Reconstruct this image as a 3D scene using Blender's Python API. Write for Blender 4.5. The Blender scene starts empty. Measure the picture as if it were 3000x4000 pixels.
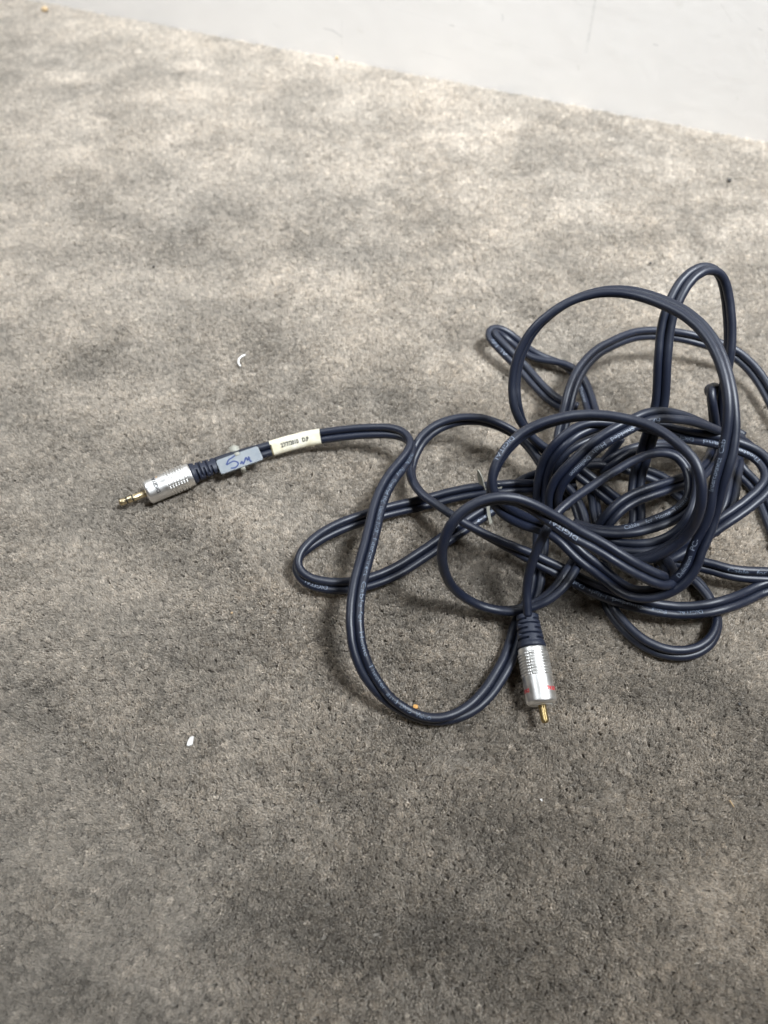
import bpy, bmesh, math, random
import numpy as np
from mathutils import Vector, Matrix, noise
random.seed(7); rng = np.random.default_rng(7)
R = math.radians
S = bpy.context.scene
C = S.collection
MM = 0.001

# ------------------------------------------------------------------ camera
CAMPOS = Vector((0, 0, 317)) * MM
cd = bpy.data.cameras.new('camera'); cam = bpy.data.objects.new('camera', cd); C.objects.link(cam)
cam.location = CAMPOS; cam.rotation_euler = (R(90 - 58), 0, 0)
cd.sensor_fit = 'VERTICAL'; cd.sensor_height = 34.6; cd.sensor_width = 25.95; cd.lens = 25.0
cd.clip_start = 0.01; cd.clip_end = 50
cd.dof.use_dof = True; cd.dof.focus_distance = 0.335; cd.dof.aperture_fstop = 7.0
S.camera = cam
# ------------------------------------------------------------------ world and lamps (an indoor room with ceiling lights)
W = bpy.data.worlds.new('World'); S.world = W; W.use_nodes = True
W.node_tree.nodes['Background'].inputs[0].default_value = (1, 0.82, 0.64, 1)
W.node_tree.nodes['Background'].inputs[1].default_value = 0.074
def area(name, loc, target, size, power, col, spread):
    l = bpy.data.lights.new(name, 'AREA'); l.shape = 'RECTANGLE'; l.size = size[0]; l.size_y = size[1]
    l.energy = power; l.color = col; l.spread = R(spread)
    o = bpy.data.objects.new(name, l); C.objects.link(o); o.location = loc
    o.rotation_euler = (Vector(target) - Vector(loc)).to_track_quat('-Z', 'Y').to_euler()
    return o
area('ceiling_lamp', (-0.95, 0.58, 1.30), (0.03, 0.84, 0), (0.46, 0.32), 4.6, (0.89, 0.945, 1), 61)
area('ceiling_lamp', (0.72, 0.10, 1.50), (0.18, 0.67, 0), (0.46, 0.32), 11.8, (0.89, 0.945, 1), 62)
S.view_settings.view_transform = 'Standard'; S.view_settings.look = 'None'
S.view_settings.exposure = 0; S.view_settings.gamma = 1
S.cycles.max_bounces = 6; S.cycles.diffuse_bounces = 3; S.cycles.glossy_bounces = 3

# ------------------------------------------------------------------ helpers
def mat(name, col=(.5, .5, .5), rough=.5, metal=0, **kw):
    m = bpy.data.materials.new(name); m.use_nodes = True
    p = m.node_tree.nodes['Principled BSDF']
    p.inputs['Base Color'].default_value = (*col, 1); p.inputs['Roughness'].default_value = rough
    p.inputs['Metallic'].default_value = metal
    for k, v in kw.items(): p.inputs[k.replace('_', ' ')].default_value = v
    return m
def nd(m, t, **kw):
    n = m.node_tree.nodes.new(t)
    for k, v in kw.items(): setattr(n, k, v)
    return n
def lk(m, a, b): m.node_tree.links.new(a, b)
def P(m): return m.node_tree.nodes['Principled BSDF']
def noise_node(m, scale, detail=3, rough=.55, coord='Object'):
    tc = nd(m, 'ShaderNodeTexCoord'); n = nd(m, 'ShaderNodeTexNoise')
    n.inputs['Scale'].default_value = scale; n.inputs['Detail'].default_value = detail; n.inputs['Roughness'].default_value = rough
    lk(m, tc.outputs[coord], n.inputs['Vector']); return n
def ramp(m, src, stops):
    r = nd(m, 'ShaderNodeValToRGB'); e = r.color_ramp.elements
    while len(e) < len(stops): e.new(.5)
    for k, (p, c) in enumerate(stops): e[k].position = p; e[k].color = (*c, 1) if len(c) == 3 else c
    lk(m, src, r.inputs[0]); return r
def bump(m, src, strength, dist):
    b = nd(m, 'ShaderNodeBump'); b.inputs['Strength'].default_value = strength; b.inputs['Distance'].default_value = dist
    lk(m, src, b.inputs['Height']); lk(m, b.outputs[0], P(m).inputs['Normal'])
def tag(o, label=None, cat=None, group=None, kind=None):
    if label: o['label'] = label
    if cat: o['category'] = cat
    if group: o['group'] = group
    if kind: o['kind'] = kind
    return o
def link(name, me, m=None, parent=None, smooth=True):
    if m is not None:
        for mm in (m if isinstance(m, (list, tuple)) else [m]): me.materials.append(mm)
    if smooth: me.polygons.foreach_set('use_smooth', [True] * len(me.polygons))
    me.name = name
    o = bpy.data.objects.new(name, me); C.objects.link(o)
    if parent: o.parent = parent; o.matrix_parent_inverse = Matrix.Translation(-parent.location)
    return o
def mesh(v, f):
    me = bpy.data.meshes.new('m'); me.from_pydata([tuple(x) for x in v], [], f); me.update(); return me
def empty(name, loc):
    o = bpy.data.objects.new(name, None); C.objects.link(o); o.location = loc; o.empty_display_size = .01; return o
def V3(x, y, z): return Vector((x, y, z)) * MM

# ------------------------------------------------------------------ materials
def cord_material():
    m = mat('navy_rubber', (.012, .015, .026), .36)
    n = noise_node(m, 45, 4); d = noise_node(m, 900, 2)
    r = ramp(m, n.outputs[0], [(.35, (.0046, .0074, .0185)), (.62, (.0064, .0096, .0210)), (.82, (.015, .0175, .025))])
    lk(m, r.outputs[0], P(m).inputs['Base Color'])
    r2 = ramp(m, n.outputs[0], [(.35, (.41,) * 3), (.7, (.52,) * 3)]); lk(m, r2.outputs[0], P(m).inputs['Roughness'])
    P(m).inputs['Specular IOR Level'].default_value = .5
    bump(m, d.outputs[0], .08, .0003); return m
M_CORD = cord_material()
M_BOOT = mat('navy_boot_rubber', (.0072, .0108, .0245), .55)
bump(M_BOOT, noise_node(M_BOOT, 1500, 2).outputs[0], .2, .0003)
def alu():
    m = mat('satin_aluminium', (.80, .79, .77), .42, 1.0)
    n = noise_node(m, 350, 4)
    lk(m, ramp(m, n.outputs[0], [(.3, (.36,) * 3), (.75, (.46,) * 3)]).outputs[0], P(m).inputs['Roughness'])
    lk(m, ramp(m, n.outputs[0], [(.25, (.64, .63, .61)), (.7, (.73, .72, .70))]).outputs[0], P(m).inputs['Base Color'])
    return m
M_ALU = alu()
M_GOLD = mat('gold_plating', (.72, .58, .32), .34, 1.0)
n_ = noise_node(M_GOLD, 600, 4)
lk(M_GOLD, ramp(M_GOLD, n_.outputs[0], [(.3, (.46, .37, .21)), (.6, (.68, .57, .37))]).outputs[0], P(M_GOLD).inputs['Base Color'])
M_BLACK = mat('black_insulator', (.01, .01, .01), .4)
M_WHITEINS = mat('white_insulator', (.6, .6, .57), .5)
M_PRINT = mat('pale_grey_print', (.40, .45, .54), .5)
pn = noise_node(M_PRINT, 1400, 3)
lk(M_PRINT, ramp(M_PRINT, pn.outputs[0], [(.36, (.06, .075, .10)), (.58, (.18, .21, .27))]).outputs[0], P(M_PRINT).inputs['Base Color'])
M_FADED = mat('faded_blue_grey_print', (.13, .16, .21), .55)
pn = noise_node(M_FADED, 900, 3)
lk(M_FADED, ramp(M_FADED, pn.outputs[0], [(.40, (.02, .028, .045)), (.60, (.14, .175, .23))]).outputs[0], P(M_FADED).inputs['Base Color'])
M_INK = mat('black_ink', (.015, .015, .02), .5)
M_RED = mat('red_ink', (.55, .03, .04), .45)
M_ORANGE = mat('orange_ink', (.6, .28, .03), .45)
def nylon():
    m = mat('translucent_nylon', (.42, .41, .35), .45)
    p = P(m); p.inputs['Subsurface Weight'].default_value = .35; p.inputs['Subsurface Radius'].default_value = (.002, .002, .002)
    p.inputs['Transmission Weight'].default_value = .25; p.inputs['IOR'].default_value = 1.45
    bump(m, noise_node(m, 300, 3).outputs[0], .1, .0004); return m
M_NYLON = nylon()
def plate_mat():
    m = mat('frosted_nylon_plate', (.50, .54, .57), .42)
    p = P(m); p.inputs['Transmission Weight'].default_value = .45; p.inputs['IOR'].default_value = 1.2
    n = noise_node(m, 250, 4)
    lk(m, ramp(m, n.outputs[0], [(.3, (.32, .355, .39)), (.7, (.43, .45, .46))]).outputs[0], p.inputs['Base Color'])
    return m
M_PLATE = plate_mat()
M_PEN = mat('blue_pen', (.03, .05, .15), .5)
def paper():
    m = mat('yellowed_label_paper', (.72, .67, .50), .42)
    n = noise_node(m, 160, 5)
    lk(m, ramp(m, n.outputs[0], [(.3, (.54, .49, .36)), (.55, (.63, .595, .47)), (.8, (.67, .645, .55))]).outputs[0], P(m).inputs['Base Color'])
    bump(m, noise_node(m, 220, 3).outputs[0], .35, .0006); return m
M_PAPER = paper()
M_FILM = mat('amber_label_film', (.12, .105, .07), .25)
lk(M_FILM, ramp(M_FILM, noise_node(M_FILM, 250, 4).outputs[0], [(.35, (.045, .042, .035)), (.7, (.24, .20, .11))]).outputs[0], P(M_FILM).inputs['Base Color'])

# ------------------------------------------------------------------ wall and carpet
WA = Vector((-250.9, 714.6)); WB = Vector((279.8, 520.9)); WD = (WB - WA).normalized(); WN = Vector((WD.y, -WD.x))  # WN points into the room
def wall_material():
    m = mat('scuffed_white_paint', (.76, .755, .745), .4)
    tc = nd(m, 'ShaderNodeTexCoord'); sx = nd(m, 'ShaderNodeSeparateXYZ'); lk(m, tc.outputs['Object'], sx.inputs[0])
    def mth(op, a, b=None, clamp=False):
        n = nd(m, 'ShaderNodeMath', operation=op, use_clamp=clamp)
        for i, x in enumerate((a, b)):
            if x is None: continue
            if isinstance(x, (int, float)): n.inputs[i].default_value = x
            else: lk(m, x, n.inputs[i])
        return n.outputs[0]
    wob = noise_node(m, 260, 3)
    wv = mth('MULTIPLY', mth('SUBTRACT', wob.outputs[0], .5), .003)
    X = mth('ADD', sx.outputs['X'], wv); Z = sx.outputs['Z']
    col = None
    base = ramp(m, noise_node(m, 9, 6, .6).outputs[0], [(.3, (.815, .785, .75)), (.7, (.85, .82, .785))]).outputs[0]
    # scuffs: u0, z0, u1, z1 (mm along the wall and up), half width, strength, colour
    marks = [(422.2, 71.4, 423.5, 46, 1.3, .45, (.33, .33, .31)), (423.4, 50, 423.7, 38, 1.5, .25, (.40, .40, .38)),
             (215.9, 20.6, 223.7, 20.2, .55, .8, (.24, .24, .25)), (223.7, 20.2, 231.2, 16.8, .75, .85, (.24, .24, .25)),
             (231.8, 29, 230.9, 10, .45, .4, (.40, .39, .34)), (320, 39.4, 322.6, 39.2, .8, .85, (.12, .11, .10)),
             (358.6, 52.3, 359.4, 48.6, .9, .6, (.25, .25, .24)), (297, 17, 322.3, 15.4, .5, .35, (.40, .40, .42)),
             (469, 50.4, 471.2, 50.1, .8, .8, (.30, .29, .27)), (420.2, 27, 421, 25, 1.4, .5, (.44, .42, .36)),
             (503.5, 81, 513.8, 72, .6, .35, (.42, .41, .38)), (514, 78, 523.9, 73, .5, .3, (.45, .44, .40)),
             (476, 77.6, 478, 76.6, 3.0, .4, (.52, .50, .43)), (270, 44.5, 420, 30, .5, .22, (.5, .5, .49)),
             (535.5, 26, 536.2, 24.4, 1.0, .5, (.5, .49, .42)), (368, 33, 356, 32, 1.8, .2, (.55, .53, .45)),
             (172, 17, 176, 15, 1.2, .3, (.5, .48, .44)), (245, 24, 249, 23, 1.6, .3, (.55, .50, .42)), (532, 70.5, 534, 70, .7, .7, (.3, .3, .3))]
    src = base
    for (u0, z0, u1, z1, w, k, c) in marks:
        u0, z0, u1, z1, w = [q * MM for q in (u0, z0, u1, z1, w)]
        dx, dz = u1 - u0, z1 - z0; L2 = dx * dx + dz * dz
        px = mth('SUBTRACT', X, u0); pz = mth('SUBTRACT', Z, z0)
        t = mth('ADD', mth('MULTIPLY', px, dx / L2), mth('MULTIPLY', pz, dz / L2), True)
        ex = mth('SUBTRACT', px, mth('MULTIPLY', t, dx)); ez = mth('SUBTRACT', pz, mth('MULTIPLY', t, dz))
        d = mth('SQRT', mth('ADD', mth('MULTIPLY', ex, ex), mth('MULTIPLY', ez, ez)))
        a = mth('SUBTRACT', 1, mth('DIVIDE', d, w), True)
        a = mth('MULTIPLY', mth('MULTIPLY', mth('POWER', a, .6), k * .62), mth('ADD', mth('MULTIPLY', wob.outputs[0], 1.4), -.05, True), True)
        mx = nd(m, 'ShaderNodeMix', data_type='RGBA'); lk(m, a, mx.inputs[0]); lk(m, src, mx.inputs[6]); mx.inputs[7].default_value = (*c, 1)
        src = mx.outputs[2]
    lk(m, src, P(m).inputs['Base Color'])
    bump(m, noise_node(m, 60, 4).outputs[0], .12, .002)
    return m
def box_mesh(x0, x1, y0, y1, z0, z1, bev=0):
    bm = bmesh.new(); bmesh.ops.create_cube(bm, size=1)
    for v in bm.verts: v.co = Vector(((x0 + x1) / 2 + v.co.x * (x1 - x0), (y0 + y1) / 2 + v.co.y * (y1 - y0), (z0 + z1) / 2 + v.co.z * (z1 - z0)))
    if bev: bmesh.ops.bevel(bm, geom=bm.edges[:], offset=bev, segments=2, affect='EDGES')
    me = bpy.data.meshes.new('m'); bm.to_mesh(me); bm.free(); return me
wall = link('wall', box_mesh(-.6, 1.3, 0, .03, -.012, 1.2), wall_material(), smooth=False)
wall.location = (WA.x * MM, WA.y * MM, 0); wall.rotation_euler = (0, 0, math.atan2(WD.y, WD.x)); tag(wall, kind='structure')

M_BACK = mat('carpet_backing', (.30, .275, .24), 1)
lk(M_BACK, ramp(M_BACK, noise_node(M_BACK, 480, 5, .7).outputs[0], [(.3, (.17, .152, .13)), (.7, (.40, .365, .315))]).outputs[0], P(M_BACK).inputs['Base Color'])
def wall_y(x): return (WA.y + (x - WA.x) * WD.y / WD.x)
carpet = link('carpet', mesh([V3(-700, -350, -3.7), V3(700, -350, -3.7), V3(700, wall_y(700), -3.7), V3(-700, wall_y(-700), -3.7)], [(0, 1, 2, 3)]), M_BACK, smooth=False)
tag(carpet, kind='structure')

def pile_material():
    m = mat('carpet_yarn', (.4, .35, .3), .95)
    a = nd(m, 'ShaderNodeAttribute', attribute_type='INSTANCER', attribute_name='tint')
    f = nd(m, 'ShaderNodeAttribute', attribute_type='GEOMETRY', attribute_name='fib')
    mul = nd(m, 'ShaderNodeMix', data_type='RGBA', blend_type='MULTIPLY'); mul.inputs[0].default_value = 1
    lk(m, a.outputs['Color'], mul.inputs[6]); lk(m, f.outputs['Color'], mul.inputs[7])
    lk(m, mul.outputs[2], P(m).inputs['Base Color'])
    tr = nd(m, 'ShaderNodeBsdfTranslucent'); lk(m, mul.outputs[2], tr.inputs['Color'])
    ms = nd(m, 'ShaderNodeMixShader'); ms.inputs[0].default_value = .52; out = m.node_tree.nodes['Material Output']
    lk(m, P(m).outputs[0], ms.inputs[1]); lk(m, tr.outputs[0], ms.inputs[2]); lk(m, ms.outputs[0], out.inputs['Surface'])
    # yarn ends are tufts of hair-fine fibre: shade each blade partly like the tuft top it belongs to
    ge = nd(m, 'ShaderNodeNewGeometry'); v1 = nd(m, 'ShaderNodeVectorMath', operation='MULTIPLY_ADD'); v2 = nd(m, 'ShaderNodeVectorMath', operation='NORMALIZE')
    lk(m, ge.outputs['Normal'], v1.inputs[0]); v1.inputs[1].default_value = (.6, .6, .6); v1.inputs[2].default_value = (0, 0, .75)
    lk(m, v1.outputs[0], v2.inputs[0]); lk(m, v2.outputs[0], P(m).inputs['Normal'])
    P(m).inputs['Sheen Weight'].default_value = .5; P(m).inputs['Sheen Roughness'].default_value = .45
    P(m).inputs['Specular IOR Level'].default_value = .2
    return m
M_PILE = pile_material()
def tuft(k):
    v, f, fc = [], [], []
    for i in range(34):
        a = random.uniform(0, 6.283); rb = .40 * math.sqrt(random.random()); rt = rb + random.uniform(.15, .9)
        a2 = a + random.uniform(-.7, .7); hgt = random.uniform(3.1, 4.3) - rt * .3
        b = Vector((rb * math.cos(a), rb * math.sin(a), 0)); t = Vector((rt * math.cos(a2), rt * math.sin(a2), hgt))
        wd = random.uniform(0, 3.1416); w = Vector((math.cos(wd), math.sin(wd), random.uniform(-.3, .3))) * random.uniform(.09, .15)
        cr = Vector((random.uniform(-.3, .3), random.uniform(-.3, .3), 0))
        s0 = len(v)
        for q, ww in ((.25, 1), (.6, 1), (.86, .85), (1, .35)):
            c = b.lerp(t, q) + cr * math.sin(q * 4.5) ; c.z = hgt * (q - .05 * q * q)
            v += [(c - w * ww) * MM, (c + w * ww) * MM]
        c = random.choice((.82, .9, .96, 1.0, 1.05, 1.18))
        for q in range(3): f.append((s0 + 2 * q, s0 + 2 * q + 1, s0 + 2 * q + 3, s0 + 2 * q + 2)); fc.append(c)
    me = mesh(v, f); me.materials.append(M_PILE)
    at = me.attributes.new('fib', 'FLOAT_COLOR', 'FACE')
    at.data.foreach_set('color', [x for c in fc for x in (c, c, c, 1)])
    return bpy.data.objects.new('carpet_tuft', me)
pile_col = bpy.data.collections.new('pile_prototypes')
for k in range(8): pile_col.objects.link(tuft(k))
def build_pile():
    pitch = 1.25; pts = []
    y = -120.0; row = 0
    while y < 900:
        half = 265 + y * .275
        xs = np.arange(-half, half, pitch) + (row % 2) * pitch / 2
        p = np.stack([xs + rng.normal(0, .33, len(xs)), np.full(len(xs), y) + rng.normal(0, .33, len(xs))], 1)
        pts.append(p[p[:, 1] < wall_y(p[:, 0]) - 1.0]); y += pitch * .866; row += 1
    pts = np.concatenate(pts); n = len(pts)
    tint = np.zeros((n, 4), np.float32); tint[:, 3] = 1; rot = np.zeros((n, 3), np.float32); z = np.zeros(n); sc = np.zeros(n, np.float32)
    ru = rng.random((n, 6))
    for i in range(n):
        x, yy = pts[i]
        q = Vector((x, yy, 0))
        big = noise.fractal(q * .011 + Vector((3.1, 7.7, 0)), .9, 2.1, 4)
        wq = Vector((x * .020 + .6 * noise.noise(q * .02), yy * .042 + .5 * noise.noise(q * .03 + Vector((7, 7, 7))), 0))
        mid = noise.fractal(wq + Vector((13, 2, 5)), .75, 2.1, 4)
        sm = noise.noise(q * .16 + Vector((5, 9, 2)))
        lx = .35 * noise.noise(q * .018 + Vector((40, 0, 1))) + .30 * noise.noise(q * .06 + Vector((0, 40, 1))) + .22 * noise.noise(q * .2) + (ru[i, 0] - .5) * .5
        ly = .10 + .40 * noise.noise(q * .018 + Vector((0, 80, 2))) + .30 * noise.noise(q * .06 + Vector((80, 0, 2))) + .22 * noise.noise(q * .2 + Vector((9, 9, 9))) + (ru[i, 1] - .5) * .5
        rot[i] = (Matrix.Rotation(ly, 3, 'X') @ Matrix.Rotation(lx, 3, 'Y') @ Matrix.Rotation(ru[i, 2] * 6.283, 3, 'Z')).to_euler()
        val = .63 + .11 * big + .12 * mid + .06 * sm + (ru[i, 3] - .5) * .17
        if ru[i, 4] < .14: val *= .80
        if ru[i, 4] > .90: val *= 1.26
        val = min(.95, max(.07, val)); w = .5 + .5 * big + (ru[i, 5] - .5) * .5
        tint[i, 0] = val; tint[i, 1] = val * .91; tint[i, 2] = val * .795
        z[i] = -3.9 + .3 * sm + .3 * mid; sc[i] = .9 + .28 * ru[i, 3]
    me = bpy.data.meshes.new('carpet_pile'); me.vertices.add(n)
    me.vertices.foreach_set('co', (np.concatenate([pts, z[:, None]], 1) * MM).astype(np.float32).ravel())
    me.attributes.new('tint', 'FLOAT_COLOR', 'POINT').data.foreach_set('color', tint.ravel())
    me.attributes.new('rot', 'FLOAT_VECTOR', 'POINT').data.foreach_set('vector', rot.ravel())
    me.attributes.new('size', 'FLOAT', 'POINT').data.foreach_set('value', sc)
    me.attributes.new('kind', 'INT', 'POINT').data.foreach_set('value', rng.integers(0, 8, n).astype(np.int32))
    o = bpy.data.objects.new('carpet_pile', me); C.objects.link(o); tag(o, kind='stuff')
    g = bpy.data.node_groups.new('pile', 'GeometryNodeTree')
    g.interface.new_socket('Geometry', in_out='INPUT', socket_type='NodeSocketGeometry'); g.interface.new_socket('Geometry', in_out='OUTPUT', socket_type='NodeSocketGeometry')
    N = g.nodes; L = g.links.new
    gi = N.new('NodeGroupInput'); go = N.new('NodeGroupOutput'); ip = N.new('GeometryNodeInstanceOnPoints'); ci = N.new('GeometryNodeCollectionInfo')
    ci.inputs['Collection'].default_value = pile_col; ci.inputs['Separate Children'].default_value = True; ci.inputs['Reset Children'].default_value = True
    def attr(nm, t):
        a = N.new('GeometryNodeInputNamedAttribute'); a.data_type = t; a.inputs['Name'].default_value = nm; return a.outputs[0]
    e2r = N.new('FunctionNodeEulerToRotation'); L(attr('rot', 'FLOAT_VECTOR'), e2r.inputs[0])
    L(gi.outputs[0], ip.inputs['Points']); L(ci.outputs[0], ip.inputs['Instance']); ip.inputs['Pick Instance'].default_value = True
    L(attr('kind', 'INT'), ip.inputs['Instance Index']); L(e2r.outputs[0], ip.inputs['Rotation']); L(attr('size', 'FLOAT'), ip.inputs['Scale'])
    L(ip.outputs[0], go.inputs[0])
    md = o.modifiers.new('pile', 'NODES'); md.node_group = g
    print('tufts', n)
build_pile()

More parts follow.
